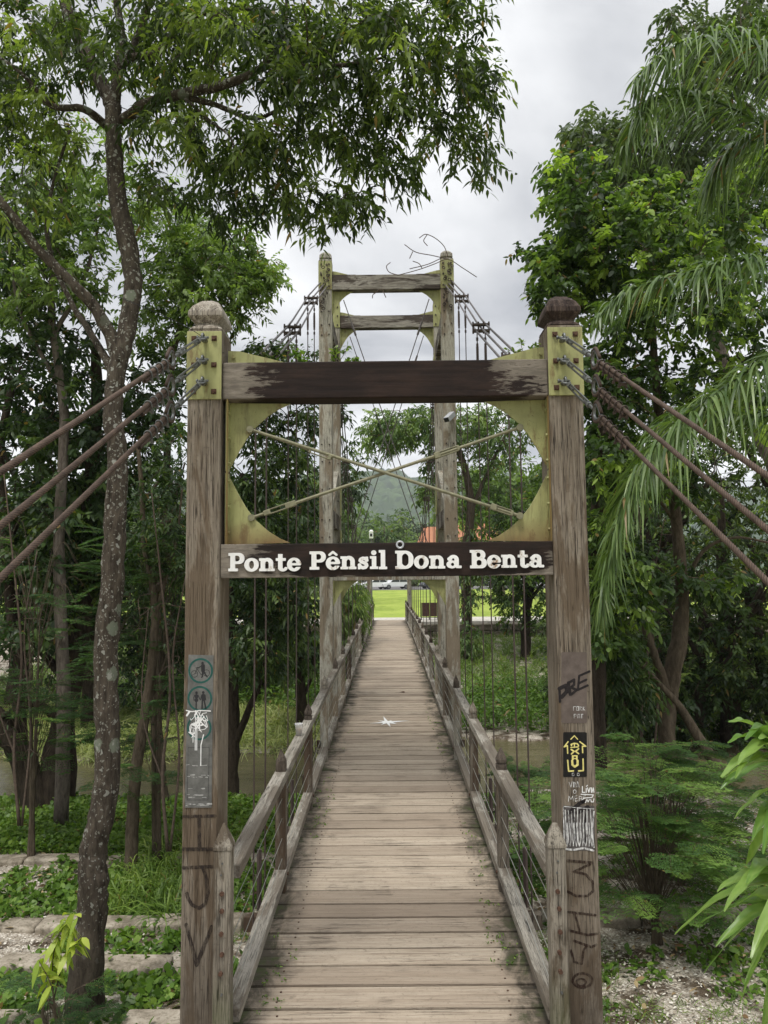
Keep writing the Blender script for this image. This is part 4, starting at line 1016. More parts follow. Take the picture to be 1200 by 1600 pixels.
# ---- the tall tower: two frames
TF, TR = 10.7, 12.5
tw = thing('bridge_tower', 'tall double-framed timber tower with yellow plates standing astride the deck', 'tower', (0, TF, -2.3))
XI2, XO2 = .812, 1.005
for fi, Y0 in enumerate((TF, TR)):
    zt1, zt0 = (zat(428, TF), zat(451, TF)) if fi == 0 else (zat(492, TR), zat(511, TR))
    ztop = zat(404, TF)
    zl1, zl0 = zat(896, TF), zat(906.5, TF)
    for sx in (-1, 1):
        xa, xb = sorted((sx * XI2, sx * XO2))
        mb = MB(); mb.box(xa, xb, Y0, Y0 + .2, -3.0, ztop); 
        po = mb.build('post', M['tower_wood'], tw, bevel=.008)
        cxm = (xa + xb) / 2; hx = .0965
        cap = MB(); cap.rings([octa(cxm, Y0 + .1, ztop + .001, hx - .01, hx - .01, .01), octa(cxm, Y0 + .1, ztop + .02, hx - .03, hx - .03, .02), octa(cxm, Y0 + .1, ztop + .035, hx - .005, hx - .005, .03), octa(cxm, Y0 + .1, ztop + .09, hx - .008, hx - .008, .035),
                               octa(cxm, Y0 + .1, ztop + .125, hx - .035, hx - .035, .03), octa(cxm, Y0 + .1, ztop + .14, hx - .06, hx - .06, .015)])
        cap.build('finial', M['tower_wood'], po, smooth=False)
        pz0, pz1 = zt0 - .0, ztop - .03
        ap = MB(); ap.box(xa - .004, xb + .004, Y0 - .011, Y0 - .0005, pz0, pz1); apo = ap.build('anchor_plate', M['yellow_high'], po)
        nb = MB()
        for u in (.2, .8):
            for v_ in (.1, .5, .88): bolt(nb, xa + (xb - xa) * u, Y0 - .011, pz0 + (pz1 - pz0) * v_, .014, .014)
        nb.build('nuts', M['bolt_dark'], apo)
        bb = MB()
        for z_ in (2.5, 2.75, 3.0, 3.45, 3.85, 4.1, 5.9, 5.75, 6.1):
            for u in (.22, .78): bolt(bb, xa + (xb - xa) * u + random.uniform(-.004, .004), Y0, z_ + random.uniform(-.01, .01), .012, .012)
        bb.build('bolts', M['bolt_dark'], po)
        gusset(sx, Y0 + .08, Y0 + .092, XI2, zt0 - .002, -1, M['yellow_high'], tw)
        gusset(sx, Y0 + .08, Y0 + .092, XI2, zl0 - .002, -1, M['yellow_high'], tw)
        gusset(sx, Y0 + .08, Y0 + .092, XI2, zl1 + .002, 1, M['yellow_high'], tw)
        g3 = MB(); g3.prism([(sx * (XI2 - .001), zt1 + .002), (sx * (XI2 - .001), zt1 + .085), (sx * (XI2 - .05), zt1 + .08), (sx * (XI2 - .3), zt1 + .014), (sx * (XI2 - .3), zt1 + .002)], 1, Y0 + .08, Y0 + .092)
        g3.build('gusset_plate', M['yellow_high'], tw)
    mb = MB(); mb.box(-XI2 + .001, XI2 - .001, Y0 + .02, Y0 + .17, zt0, zt1)
    mb.box(-XI2 + .002, -XI2 + .36, Y0 + .016, Y0 + .0195, zt0 + .0, zt1 + .004); mb.box(XI2 - .36, XI2 - .002, Y0 + .016, Y0 + .0195, zt0 + .0, zt1 + .004)
    mb.build('top_beam', M['tower_beam'], tw, bevel=.005)
    mb = MB(); mb.box(-XI2 + .001, XI2 - .001, Y0 + .02, Y0 + .12, zl0, zl1); mb.build('lower_beam', M['tower_wood'], tw, bevel=.004)
    # bracing rods
    for sx in (-1, 1):
        rd = MB(); rd.tube([(sx * .64, Y0 + .07, zt0 - .14), (-sx * .64, Y0 + .07 + .02 * sx, zl1 + .2)], .008, 6)
        a_ = np.array((sx * .64, Y0 + .07, zt0 - .14)); b_ = np.array((-sx * .64, Y0 + .07, zl1 + .2)); rd.tube([a_ + (b_ - a_) * .09, a_ + (b_ - a_) * .14], .018, 6)
        rd.build('brace_rod', M['cable'], tw)
for sx in (-1, 1):        # side members joining the two frames
    xa, xb = sorted((sx * (XI2 + .03), sx * (XO2 - .03)))
    for z0, z1 in ((5.95, 6.2), (2.95, 3.2)):
        mb = MB(); mb.box(xa, xb, TF + .201, TR - .001, z0, z1); mb.build('side_beam', M['tower_beam'], tw, bevel=.004)
    for z0, z1 in ((5.5, 5.95), (3.2, 3.7), (2.3, 2.95)):
        mb = MB(); mb.box(*sorted((sx * (XI2 - .001), sx * (XI2 - .011))), TR - .16, TR + .16, z0, z1)
        for q in (.2, .5, .8): mb.tube([(sx * (XI2 - .012), TR - .1, z0 + (z1 - z0) * q), (sx * (XI2 - .024), TR - .1, z0 + (z1 - z0) * q)], .012, 6)
        mb.build('side_plate', M['yellow_high'], tw)
    mb = MB(); mb.obox((sx * .9, TF + .2, 3.0), (sx * .9, TR, 3.9), .11, .13); mb.build('knee_brace', M['tower_wood'], tw, bevel=.004)

# small box camera on the right tower post
cb = thing('security_camera', 'small silver box camera tilted on the right post of the tower', 'camera', tuple(at(703, 653, TF - .05)))
c_ = at(703, 652, TF - .09)
mb = MB(); a_ = np.array([c_[0] - .055, TF - .16, c_[2] - .05]); b_ = np.array([c_[0] + .045, TF - .05, c_[2] + .06]); mb.obox(a_, b_, .09, .075); mb.build('housing', M['plastic_white'], cb, bevel=.006)
mb = MB(); mb.obox(a_ - (b_ - a_) * .06, a_ + (b_ - a_) * .02, .075, .06); mb.build('lens', M['black_plastic'], cb)
mb = MB(); mb.tube([b_, np.array([c_[0] + .02, TF, c_[2] + .03])], .012, 8); mb.build('bracket', M['bolt_dark'], cb)

# ---- far gateway (its beams stay behind the name board)
fp = thing('bridge_gateway', 'far grey timber gateway standing where the deck meets the lawn', 'gateway', (0, 35.0, -.6))
for sx in (-1, 1):
    mb = MB(); xa, xb = sorted((sx * .84, sx * 1.04)); mb.box(xa, xb, 34.7, 34.9, -1.0, 3.25); po = mb.build('post', M['tower_wood'], fp, bevel=.006)
    f = MB(); finial_ring(f, sx * .94, 34.8, 3.251, 2.6, ONION); f.build('finial', M['tower_wood'], po)
mb = MB(); mb.box(-.839, .839, 34.72, 34.86, 2.98, 3.16); mb.build('upper_beam', M['tower_beam'], fp)
mb = MB(); mb.box(-.839, .839, 34.72, 34.80, 2.32, 2.48); mb.build('lower_beam', M['tower_beam'], fp)

# ---- suspension cables with clamps and hanger rods
def cable_z_near(y): return np.interp(y, [3.9, 5.45, 7.3, 9.1, 10.7], [3.14, 3.82, 4.71, 5.71, 6.52])
def cable_z_far(y):
    y = np.asarray(y, float); return np.where(y < 26, 2.6 + .0214 * (y - 26) ** 2, 2.6 + .0078 * (y - 26) ** 2)
for sx, side in ((-1, 'left'), (1, 'right')):
    for nm, ys, zf, lab in (('near', np.linspace(3.9, 10.7, 18), cable_z_near, 'three %s cables with iron hangers between the gateway and the tower'), ('far', np.linspace(12.6, 34.7, 30), cable_z_far, 'three %s cables with iron hangers sagging beyond the tower')):
        g_ = thing('suspension_cables', lab % side, 'cables', (sx * .93, float(ys[0]), float(zf(ys[0]))), 'suspension cables of the bridge')
        for q, dx in enumerate((-.05, 0, .05)):
            mb = MB(); mb.tube([(sx * (.93 + dx), y_, float(zf(y_)) + (q - 1) * .03) for y_ in ys], .0105, 6, cap=True); mb.build('cable', M['cable'], g_, smooth=True)
        st_ = [5.45, 7.25, 9.05] if nm == 'near' else [12.6 + 1.76 * i for i in range(1, 12)]
        if nm == 'near': st_ = [5.36, 7.12, 8.88]
        for y_ in st_:
            z_ = float(zf(y_)); cl = MB(); cl.box(sx * .93 - .085, sx * .93 + .085, y_ - .02, y_ + .02, z_ - .045, z_ - .02); cl.box(sx * .93 - .085, sx * .93 + .085, y_ - .02, y_ + .02, z_ + .02, z_ + .04)
            for w_ in (-.078, -.025, .025, .078): cl.tube([(sx * .93 + w_, y_, z_ - .06), (sx * .93 + w_, y_, z_ + .06)], .009, 6)
            cl.build('clamp', M['bolt_dark'], g_)
            for w_ in (-.04, .04):
                h = MB(); h.tube([(sx * .93 + w_, y_, z_ - .04), (sx * .93 + w_, y_, -.26)], .0062, 6)
                for q in (.10, .16, .34, .40): h.tube([(sx * .93 + w_, y_, z_ - q), (sx * .93 + w_, y_, z_ - q - .03)], .0125, 6)
                h.box(sx * .93 + w_ - .012, sx * .93 + w_ + .012, y_ - .008, y_ + .008, z_ - .34, z_ - .19)
                if w_ > 0: h.tube([(sx * .93, y_, .30), (sx * .93, y_, -.1)], .018, 6)
                h.build('hanger_rod', M['hanger'], g_)
# tangle of shackles at the tower tops
for sx, side in ((-1, 'left'), (1, 'right')):
    mb = MB(); rr_ = random.Random(4 + sx)
    for k_ in range(22):
        c_ = np.array([sx * (.90 + rr_.uniform(-.05, .09)), TF - .05 + rr_.uniform(-.03, .03), 6.80 - k_ * .032])
        a_ = rr_.uniform(0, 3); ang = np.linspace(0, 2 * np.pi, 9)
        u = np.array([math.cos(a_), math.sin(a_), .3]); v_ = np.array([-.2, .4 * math.sin(a_), .9])
        mb.tube([c_ + (u * math.cos(q) + v_ * math.sin(q)) * .022 for q in ang], .007, 5, cap=False)
    tag(mb.build('shackle_chain', M['bolt_dark']), 'tangle of dark shackles hanging at the top of the %s tower post' % side, 'shackles', 'shackles at the tower tops')

# thin loose wire crossing the left gateway post
mb = MB(); P_ = [at(150, 455, 3.2), at(200, 470, 3.3), at(294, 512, 3.6), at(350, 552, 3.69)]; mb.tube(catmull(P_, 4), .0016, 5)
tag(mb.build('loose_wire', M['black_plastic']), 'thin dark wire slanting across the top of the left gateway post', 'wire')

# ---- painted star, cup, fallen leaves
mb = MB()
cxs, cys = 605, 1125
def star_map(u, v, s):
    d = RN @ np.array([(u - 600) / FOC, (800 - v) / FOC, -1.0]); t_ = (EYE.z - .102) / -d[2]; p = np.array(EYE) + d * t_
    return p
c0 = star_map(cxs, cys, 0); rr_ = random.Random(2); pts = []
for i in range(16):
    th = i * math.pi / 8 + .2; r_ = (.27 if i % 4 == 0 else .16) * rr_.uniform(.6, 1.2) if i % 2 == 0 else rr_.uniform(.045, .085)
    pts.append((c0[0] + r_ * math.cos(th), c0[1] + r_ * 1.5 * math.sin(th)))
zz = float(cz(c0[1])) + .006
mb.prism([p for p in pts], 2, zz, zz + .0012)
tag(mb.build('painted_star', M['white_plain']), 'white painted star in the middle of the deck planks', 'painted mark')
def place_deck(px, py): 
    p = star_map(px, py, 0); return p[0], p[1], float(cz(p[1]))
x, y, z = place_deck(626, 1081)
lv = Leaves(); lv.add(np.array([[x, y, z + .012], [x + .02, y + .03, z + .012]]), np.array([[.5, 1, .15], [1, -.3, .1]]), np.array([.09, .07]), .035, .1, LEAF, np.array([.1, .2]))
tag(lv.build('fallen_leaf', M['bolt_rust']), 'dark curled leaf lying on the planks beyond the white star', 'leaf')
cup = thing('plastic_cup', 'clear plastic cup with orange dregs standing on the left top rail', 'cup', (-.785, 6.45, .825))
def lathe(prof, cx_, cy_, z0, n=20):
    return [[(cx_ + r_ * math.cos(a_), cy_ + r_ * math.sin(a_), z0 + h) for a_ in np.arange(n) * 2 * math.pi / n] for h, r_ in prof]
cz0 = float(cz(6.45)) + .822; 
m = NM('clear_cup_plastic', .15, .5); m.base((.80, .80, .78)); m.b.inputs['Transmission Weight'].default_value = .55; M['cup'] = m.m
mb = MB(); mb.rings(lathe([(0.001, .024), (.095, .036), (.098, .038), (.1, .036), (.095, .034), (.004, .0225)], -.785, 6.45, cz0)); mb.build('cup_wall', M['cup'], cup, smooth=True)
mb = MB(); mb.rings(lathe([(.006, .0215), (.05, .027), (.06, .018)], -.785, 6.45, cz0)); mb.build('drink_dregs', simple('orange_dregs', (.55, .22, .06), .5, 0, .3, .5, 60), cup, smooth=True)

# litter bins beyond the bridge
def bins():
    X0, Y0 = 1.55, 36.0
    g_ = thing('litter_bins', 'pair of slatted brown litter bins on one black frame beside the path', 'bins', (X0 + .35, Y0, -.03))
    fr = MB()
    for x in (X0 - .02, X0 + .36, X0 + .76): fr.box(x - .02, x + .02, Y0 - .02, Y0 + .02, -.03, .80)
    fr.box(X0, X0 + .74, Y0 - .015, Y0 + .015, .06, .09); fr.build('frame', M['black_plastic'], g_)
    for k_ in (0, 1):
        b_ = MB(); x = X0 + .01 + k_ * .38
        for s_ in range(8): b_.box(x + .012 + s_ * .041, x + .046 + s_ * .041, Y0 - .19 + .0, Y0 - .165, .16, .80)
        b_.box(x + .012, x + .32, Y0 - .16, Y0 + .16, .14, .79); b_.build('bin', simple('bin_slats_%d' % k_, (.085, .045, .035), .7, 0, .3, .3, 10), g_, bevel=.004)
bins()
#--CARS--
def car_proto(name, label, c, loc, rot=0, suv=False, flip=1):
    g_ = thing(name, label, 'car', loc, 'cars parked beyond the lawn'); g_.rotation_euler = (0, 0, rot)
    L, H = 4.3, (1.62 if suv else 1.43)
    pr_ = [(-2.1, .35), (-2.12, .62), (-1.95, .86), (-1.15, .95), (-.55, H - .05), (.1, H), (1.1, H - .04), (1.75, H - .45) if not suv else (1.9, H - .25), (2.08, .92), (2.12, .5), (2.0, .30), (-2.0, .30)]
    b = MB(); b.prism(pr_, 1, -.82, .82); bo = b.build('body', simple('car_paint_' + name, c, .3, .2, .5, .04, 1, 0), g_, bevel=.06, local=True)
    w = MB()
    for s_ in (-.826, .826):
        w.prism([(-.98, .98), (-.48, H - .12), (.3, H - .08), (.3, .98)], 1, s_ - .004, s_ + .004); w.prism([(.38, .98), (.38, H - .08), (1.1, H - .12), (1.6, .98)], 1, s_ - .004, s_ + .004)
    w.build('windows', simple('car_glass_' + name, (.03, .035, .04), .1, 0, .5, .1, 1, 0), g_, local=True)
    for x in (-1.3, 1.3):
        for s_ in (-.74, .74):
            t_ = MB(); t_.tube([(x, s_ - .11, .32), (x, s_ + .11, .32)], .32, 18); to = t_.build('wheel', M['black_plastic'], g_, local=True, smooth=False)
            h = MB(); h.tube([(x, s_ + (.112 if s_ > 0 else -.112), .32), (x, s_ + (.12 if s_ > 0 else -.12), .32)], .2, 12); h.build('hubcap', M['galv'], to)
    for s_ in (-.6, .6):
        h = MB(); h.box(-2.145, -2.09, s_ - .16, s_ + .16, .58, .72); h.build('headlight', M['plastic_white'], g_, local=True)
    return g_
cc = [(555, 'white hatchback parked furthest left beyond the lawn', (.75, .75, .75), 1.2, False), (586, 'white car parked left of centre beyond the lawn', (.78, .78, .78), .5, False), (618, 'white estate car parked beside the trunks in the centre', (.7, .71, .72), .35, True),
      (680, 'dark grey car parked just behind the litter bins', (.05, .055, .06), .4, False), (787, 'black car parked to the left of the lawn tree', (.02, .022, .025), 3.1, False), (838, 'white pickup-like car parked on the right beyond the lawn tree', (.78, .78, .78), 3.0, True), (868, 'silver car parked behind the right gateway post', (.4, .41, .42), 3.1, False)]
for px, lab, c, rt, suv in cc:
    p = at(px, 918, 104.5); car_proto('parked_car', lab, c, (p[0], 104.5 + random.uniform(-.6, .6), .03), rt, suv)

# house with an orange tiled roof
m = NM('orange_roof_tiles', .85, .1); w_ = m.n.new('ShaderNodeTexWave'); w_.inputs['Scale'].default_value = 3.2; m.l.new(m.map((1, 0, 0)), w_.inputs[0])
m.base(m.mix(m.ramp(m.noise(m.map((1, 1, 1)), 1.2, 5, .7), [(.35, 0.), (.65, .5)]), (.46, .21, .12), (.34, .14, .08))); m.bump(w_.outputs[0], .5, .08); M['tiles'] = m.m
for px0, px1, lab, Y0, zt in ((652, 716, 'house with the smaller orange tiled roof behind the tower post', 140, 11.2), (708, 800, 'long house with a wide orange tiled roof behind the hanger rods', 150, 12.4)):
    a_ = at(px0, 850, Y0)[0]; b_ = at(px1, 850, Y0)[0]
    h = thing('house', lab, 'house', ((a_ + b_) / 2, Y0, 0), 'houses beyond the lawn')
    w = MB(); w.box(a_ + .8, b_ - .8, Y0, Y0 + 9, -.3, zt - 3.6); wo = w.build('wall', simple('cream_render_%d' % px0, (.62, .55, .42), .9, 0, .1, .15, 2), h)
    for k_ in range(int((b_ - a_) / 3)):
        x = a_ + 1.6 + k_ * 3; w = MB(); w.box(x, x + 1.2, Y0 - .03, Y0 - .005, 1.0, 2.3); w.build('window', M['black_plastic'], h)
    r_ = MB(); r_.rings([[(a_, Y0 - .8, zt - 3.6), (b_, Y0 - .8, zt - 3.6), (b_, Y0 + 9.8, zt - 3.6), (a_, Y0 + 9.8, zt - 3.6)], [(a_ + 1.5, Y0 + 4.3, zt), (b_ - 1.5, Y0 + 4.3, zt), (b_ - 1.5, Y0 + 4.7, zt), (a_ + 1.5, Y0 + 4.7, zt)]])
    r_.build('roof', M['tiles'], h)
# small white hut-like box on a pole among the mid-distance trees
c_ = at(580, 833, 60); pb_ = thing('pole_box', 'small white box with a dark opening on a pole between the far trees', 'box on a pole', (c_[0], 60, 0))
mb = MB(); mb.tube([(c_[0], 60, -.1), (c_[0], 60, c_[2] - .42)], .06, 8); mb.build('pole', M['galv'], pb_)
mb = MB(); mb.box(c_[0] - .16, c_[0] + .16, 59.84, 60.16, c_[2] - .42, c_[2] + .12); mb.rings([octa(c_[0], 60, c_[2] + .121, .2, .2, .05), octa(c_[0], 60, c_[2] + .27, .07, .07, .03)]); mb.build('housing', M['white_plain'], pb_)
mb = MB(); mb.box(c_[0] - .1, c_[0] + .1, 59.81, 59.835, c_[2] - .28, c_[2] - .04); mb.build('opening', M['black_plastic'], pb_)

# ---- stone kerb rows stepping down the near bank
def kerb(yk, x0, x1, label, h=.075, d=.25):
    g_ = MB(); x = x0
    while x < x1:
        w = random.uniform(.7, 1.4); xe = min(x + w, x1); z = float(gz(x + .3, yk)) 
        a_ = [(px_, py_) for px_, py_ in ((x + .008, yk + random.uniform(-.05, .04)), (xe - .008, yk + random.uniform(-.05, .04)), (xe - .008, yk + d + random.uniform(-.02, .02)), (x + .008, yk + d + random.uniform(-.02, .02)))]
        zt = z + h + random.uniform(-.04, .02)
        g_.rings([[(p[0], p[1], z - .3) for p in a_], [(p[0], p[1], zt - .02) for p in a_], [(p[0] + (.02 if i in (0, 3) else -.02), p[1] + (.03 if i < 2 else -.02), zt) for i, p in enumerate(a_)]])
        x = xe
    ok_ = g_.build('stone_kerb', M['kerb'], bevel=.02); ok_.rotation_euler = (0, 0, 0)
    return tag(ok_, label, 'stone kerb', 'stone kerbs across the near bank')
for yk, w_ in ((5.75, 'nearest'), (6.75, 'second nearest'), (7.65, 'third nearest'), (9.75, 'farthest')):
    kerb(yk, -9, -1.5, '%s pale stone kerb crossing the weeds left of the bridge' % w_)
for yk, w_ in ((7.75, 'nearest'), (10.6, 'middle'), (12.6, 'farthest')):
    kerb(yk, 1.5, 10, '%s pale stone kerb crossing the gravel right of the bridge' % w_)
#--PLANTS--
# ------------------------------------------------------------------ trees
def LP(**k): return k
big = LP(slen=.24, L=.078, W=.027, droop=.34, sag=.5, k=9, prof=LANCE, twig=.004, tb=.42, cv=.33)
# the near left tree with lichened trunk
limbsA = [
 ([(128, 1640, 6), (134, 1530, 6), (142, 1440, 6), (146, 1380, 6), (145, 1330, 6), (156, 1285, 6), (166, 1220, 6), (168, 1120, 6), (167, 1010, 6), (176, 900, 6), (181, 800, 6), (184, 720, 6.0), (176, 650, 6), (182, 580, 6.05), (197, 520, 6.1), (208, 450, 6.2), (200, 385, 6.25), (184, 310, 6.3), (178, 230, 6.35), (177, 165, 6.4)], [.165, .125, .115, .105, .10, .095, .092, .085, .078, .074, .074, .082, .077, .07]),
 ([(177, 170, 6.4), (165, 140, 6.45), (140, 95, 6.5), (118, 50, 6.6), (102, 0, 6.7), (90, -70, 6.8)], [.075, .06, .055, .04]),
 ([(178, 170, 6.4), (183, 120, 6.4), (190, 60, 6.5), (182, 0, 6.5), (175, -60, 6.6)], [.06, .04, .025]),
 ([(190, 190, 6.4), (225, 165, 6.3), (270, 150, 6.2), (330, 138, 6.1), (380, 122, 6.0), (420, 103, 6.0), (480, 104, 6), (545, 101, 6.0), (600, 90, 6.0)], [.05, .045, .04, .03, .02, .01]),
 ([(400, 112, 6.0), (430, 80, 6.0), (447, 40, 6.1), (446, -20, 6.2)], [.025, .018, .012]),
 ([(205, 90, 6.3), (250, 80, 6.2), (280, 38, 6.2), (330, 20, 6.3), (420, 12, 6.4)], [.035, .03, .022, .012]),
 ([(180, 120, 6.4), (215, 60, 6.5), (235, 0, 6.5), (250, -50, 6.6)], [.045, .03, .02]),
 ([(285, 150, 6.2), (340, 165, 6.2), (400, 185, 6.3), (470, 160, 6.5), (560, 180, 6.8), (640, 170, 7)], [.028, .02, .012, .006]),
 ([(290, 155, 6.15), (330, 190, 6.0), (360, 215, 5.9), (375, 260, 5.9)], [.016, .01, .005]),
 ([(165, 195, 6.4), (130, 170, 6.2), (80, 165, 6.1), (40, 120, 6.0), (0, 90, 6)], [.04, .03, .02, .012]),
 ([(186, 570, 6.05), (174, 530, 6.05), (150, 483, 6.0), (110, 440, 5.9), (60, 390, 5.8), (25, 345, 5.7), (-20, 290, 5.6)], [.06, .05, .04, .035]),
 ([(182, 600, 6.05), (165, 560, 6.1), (138, 515, 6.2), (110, 470, 6.3), (75, 380, 6.5), (80, 300, 6.6), (110, 200, 6.7)], [.04, .03, .02, .012]),
]
blobsA = [(60, 40, 6.6, 120, 70, 1.2, 48), (40, 150, 6.5, 80, 60, 1.0, 33), (150, 90, 6.6, 90, 60, 1.2, 28), (250, 30, 6.6, 110, 70, 1.4, 48), (300, 110, 6.7, 90, 50, 1.1, 33), (370, 40, 6.4, 110, 60, 1.4, 48), (460, 120, 6.2, 90, 45, 1.0, 37), (520, 50, 6.2, 110, 60, 1.2, 45), (640, 40, 6.0, 90, 55, 1.0, 37), (720, 15, 6, 45, 40, .6, 12), (700, 110, 6.0, 60, 50, .7, 22), (750, 140, 6, 35, 55, .5, 11),
          (600, 150, 6.1, 90, 50, .8, 30), (690, 205, 6.0, 50, 45, .5, 13), (745, 225, 6, 28, 45, .4, 5), (540, 220, 6.2, 80, 45, .8, 26), (430, 210, 6.3, 80, 45, .9, 28), (350, 250, 6.5, 90, 45, 1.0, 28), (270, 190, 6.7, 90, 50, 1.1, 28), (470, 290, 6.2, 60, 40, .6, 15), (540, 310, 6.1, 45, 38, .5, 11), (500, 345, 6.1, 28, 22, .3, 4), (612, 265, 6.1, 45, 35, .5, 7), (60, 230, 6.6, 90, 60, 1.0, 26),
          (380, 320, 6.4, 70, 35, .7, 11), (250, 290, 6.6, 60, 45, .8, 12), (150, -80, 6.6, 260, 70, 2, 66), (500, -70, 6.3, 260, 60, 2, 60), (20, 320, 6.3, 70, 50, .8, 15)]
tree('broadleaf_tree', 'tall near tree with lichen-spotted trunk left of the gateway whose drooping canopy overhangs the bridge', 'tree', limbsA, blobsA, M['leaf_canopy'], M['bark_a'], big, n_spray=5)

# pale green tree behind it
midl = LP(slen=.30, L=.105, W=.045, droop=.3, sag=.35, k=9, prof=LEAF, twig=.006, tb=.5, cv=.25)
tree('broadleaf_tree', 'light green tree whose crown shows between the near trunk and the left gateway cap', 'tree',
     [([(258, 1290, 13.2), (248, 1180, 13.2), (243, 1080, 13.2), (250, 900, 13.4), (262, 700, 13.4), (270, 560, 13.4), (300, 450, 13.4)], [.12, .1, .08, .06, .04])],
     [(330, 440, 13.2, 100, 80, 1.6, 190), (390, 425, 13, 58, 40, 1.0, 60), (330, 370, 13.2, 80, 40, 1.4, 50), (260, 380, 13.5, 80, 90, 1.6, 60), (300, 540, 13.5, 60, 70, 1.2, 50), (240, 500, 13.4, 60, 60, 1.2, 40), (235, 330, 13.4, 70, 60, 1.4, 40)], M['leaf_light'], M['bark_c'], midl, 'trees on the near bank')

tree('broadleaf_tree', 'thin-crowned tree filling the upper left behind the leaning limb of the lichened trunk', 'tree',
     [([(95, 1290, 11.5), (100, 1100, 11.5), (92, 850, 11.5), (100, 650, 11.5), (80, 480, 11.5), (95, 330, 11.5), (120, 220, 11.5)], [.11, .10, .085, .07, .055, .04, .02]), ([(85, 520, 11.5), (130, 440, 11.5), (160, 330, 11.5)], [.04, .03, .015]), ([(90, 600, 11.5), (30, 480, 11.4), (10, 340, 11.4)], [.04, .03, .015])],
     [(70, 330, 11.5, 90, 80, 1.2, 70), (130, 250, 11.5, 80, 70, 1.2, 46), (30, 440, 11.4, 60, 70, 1.0, 40), (120, 430, 11.5, 60, 60, 1.0, 40), (150, 350, 11.5, 50, 50, 1.0, 26)], M['leaf_light'], M['bark_far'], midl, 'trees on the near bank')
# multi-stem old tree at the water's edge
dark = LP(slen=.36, L=.13, W=.06, droop=.3, sag=.3, k=9, prof=LEAF, twig=.007, tb=.38, cv=.22)
tree('broadleaf_tree', 'old dark tree with several thick stems at the water edge on the far left', 'tree',
     [([(80, 1275, 12.9), (85, 1200, 12.9), (100, 1120, 12.9), (122, 1020, 12.9), (135, 900, 13), (140, 780, 13), (150, 660, 13), (150, 540, 13)], [.30, .22, .18, .15, .13, .11, .09]),
      ([(62, 1270, 12.8), (40, 1200, 12.7), (15, 1150, 12.5), (-20, 1110, 12.4)], [.25, .20, .18]),
      ([(34, 1190, 12.7), (30, 1110, 12.6), (28, 1030, 12.5), (15, 930, 12.5), (8, 820, 12.5), (0, 700, 12.4), (20, 600, 12.4)], [.12, .10, .09, .075, .06]),
      ([(100, 1140, 12.9), (60, 1100, 12.6), (0, 1120, 12.3)], [.08, .06, .05]), ([(130, 1000, 12.8), (105, 940, 12.8), (60, 870, 12.8)], [.06, .04, .02]), ([(8, 850, 12.5), (60, 770, 12.4), (110, 720, 12.4)], [.05, .03, .02])],
     [(60, 520, 12.6, 100, 90, 1.6, 70), (60, 640, 12.5, 110, 80, 1.8, 80), (150, 700, 12.8, 90, 80, 1.6, 70), (60, 780, 12.5, 100, 80, 1.6, 60), (220, 640, 13, 70, 90, 1.5, 60), (40, 900, 12.6, 90, 70, 1.5, 50), (170, 860, 13, 60, 80, 1.2, 40), (50, 990, 12.5, 80, 50, 1.2, 30), (30, 400, 12.5, 80, 80, 1.5, 50)],
     M['leaf_dark'], M['bark_b'], dark, 'trees on the near bank')
# slender stems
tree('slender_tree', 'slender crooked sapling between the lichened trunk and the left gateway post', 'tree',
     [([(203, 1395, 9.4), (206, 1300, 9.4), (213, 1200, 9.4), (228, 1110, 9.4), (238, 1030, 9.4), (242, 960, 9.4), (236, 900, 9.4), (225, 850, 9.4), (222, 770, 9.4), (215, 690, 9.4)], [.085, .075, .06, .05, .035, .025]),
      ([(242, 965, 9.4), (258, 910, 9.4), (275, 850, 9.4), (285, 760, 9.4)], [.03, .02, .012]), ([(225, 1120, 9.4), (248, 1060, 9.5), (262, 1020, 9.5)], [.02, .012])],
     [(225, 800, 9.6, 45, 90, .9, 36), (275, 850, 9.6, 40, 70, .8, 30), (262, 720, 9.6, 30, 80, .8, 26), (215, 940, 9.6, 50, 40, .8, 16)], M['leaf_dark'], M['bark_c'], LP(slen=.26, L=.07, W=.028, droop=.3, sag=.3, k=12, prof=LEAF, twig=.004, tb=.45), 'trees on the near bank')
tree('slender_tree', 'dark forked tree standing in the water edge behind the left railing', 'tree',
     [([(360, 1320, 13.7), (362, 1220, 13.7), (365, 1150, 13.7), (362, 1060, 13.7), (356, 960, 13.7), (365, 850, 13.7), (380, 740, 13.7)], [.15, .12, .11, .09, .07]), ([(366, 1165, 13.7), (388, 1110, 13.6), (408, 1060, 13.6), (425, 980, 13.6)], [.07, .055, .035])],
     [(390, 1010, 13.8, 60, 50, 1.3, 56), (400, 900, 13.8, 60, 70, 1.4, 74), (385, 780, 13.8, 50, 80, 1.4, 74), (430, 690, 14, 60, 60, 1.3, 60), (395, 600, 14, 70, 50, 1.3, 56), (450, 820, 14.2, 50, 80, 1.4, 64), (460, 950, 14.3, 40, 60, 1.2, 44), (440, 560, 13.8, 70, 30, 1.2, 30), (500, 660, 14.3, 40, 45, 1., 24)],
     M['leaf_dark'], M['bark_b'], LP(slen=.36, L=.12, W=.045, droop=.4, sag=.4, k=9, prof=LEAF, twig=.006, tb=.5, cv=.3), 'trees on the near bank')
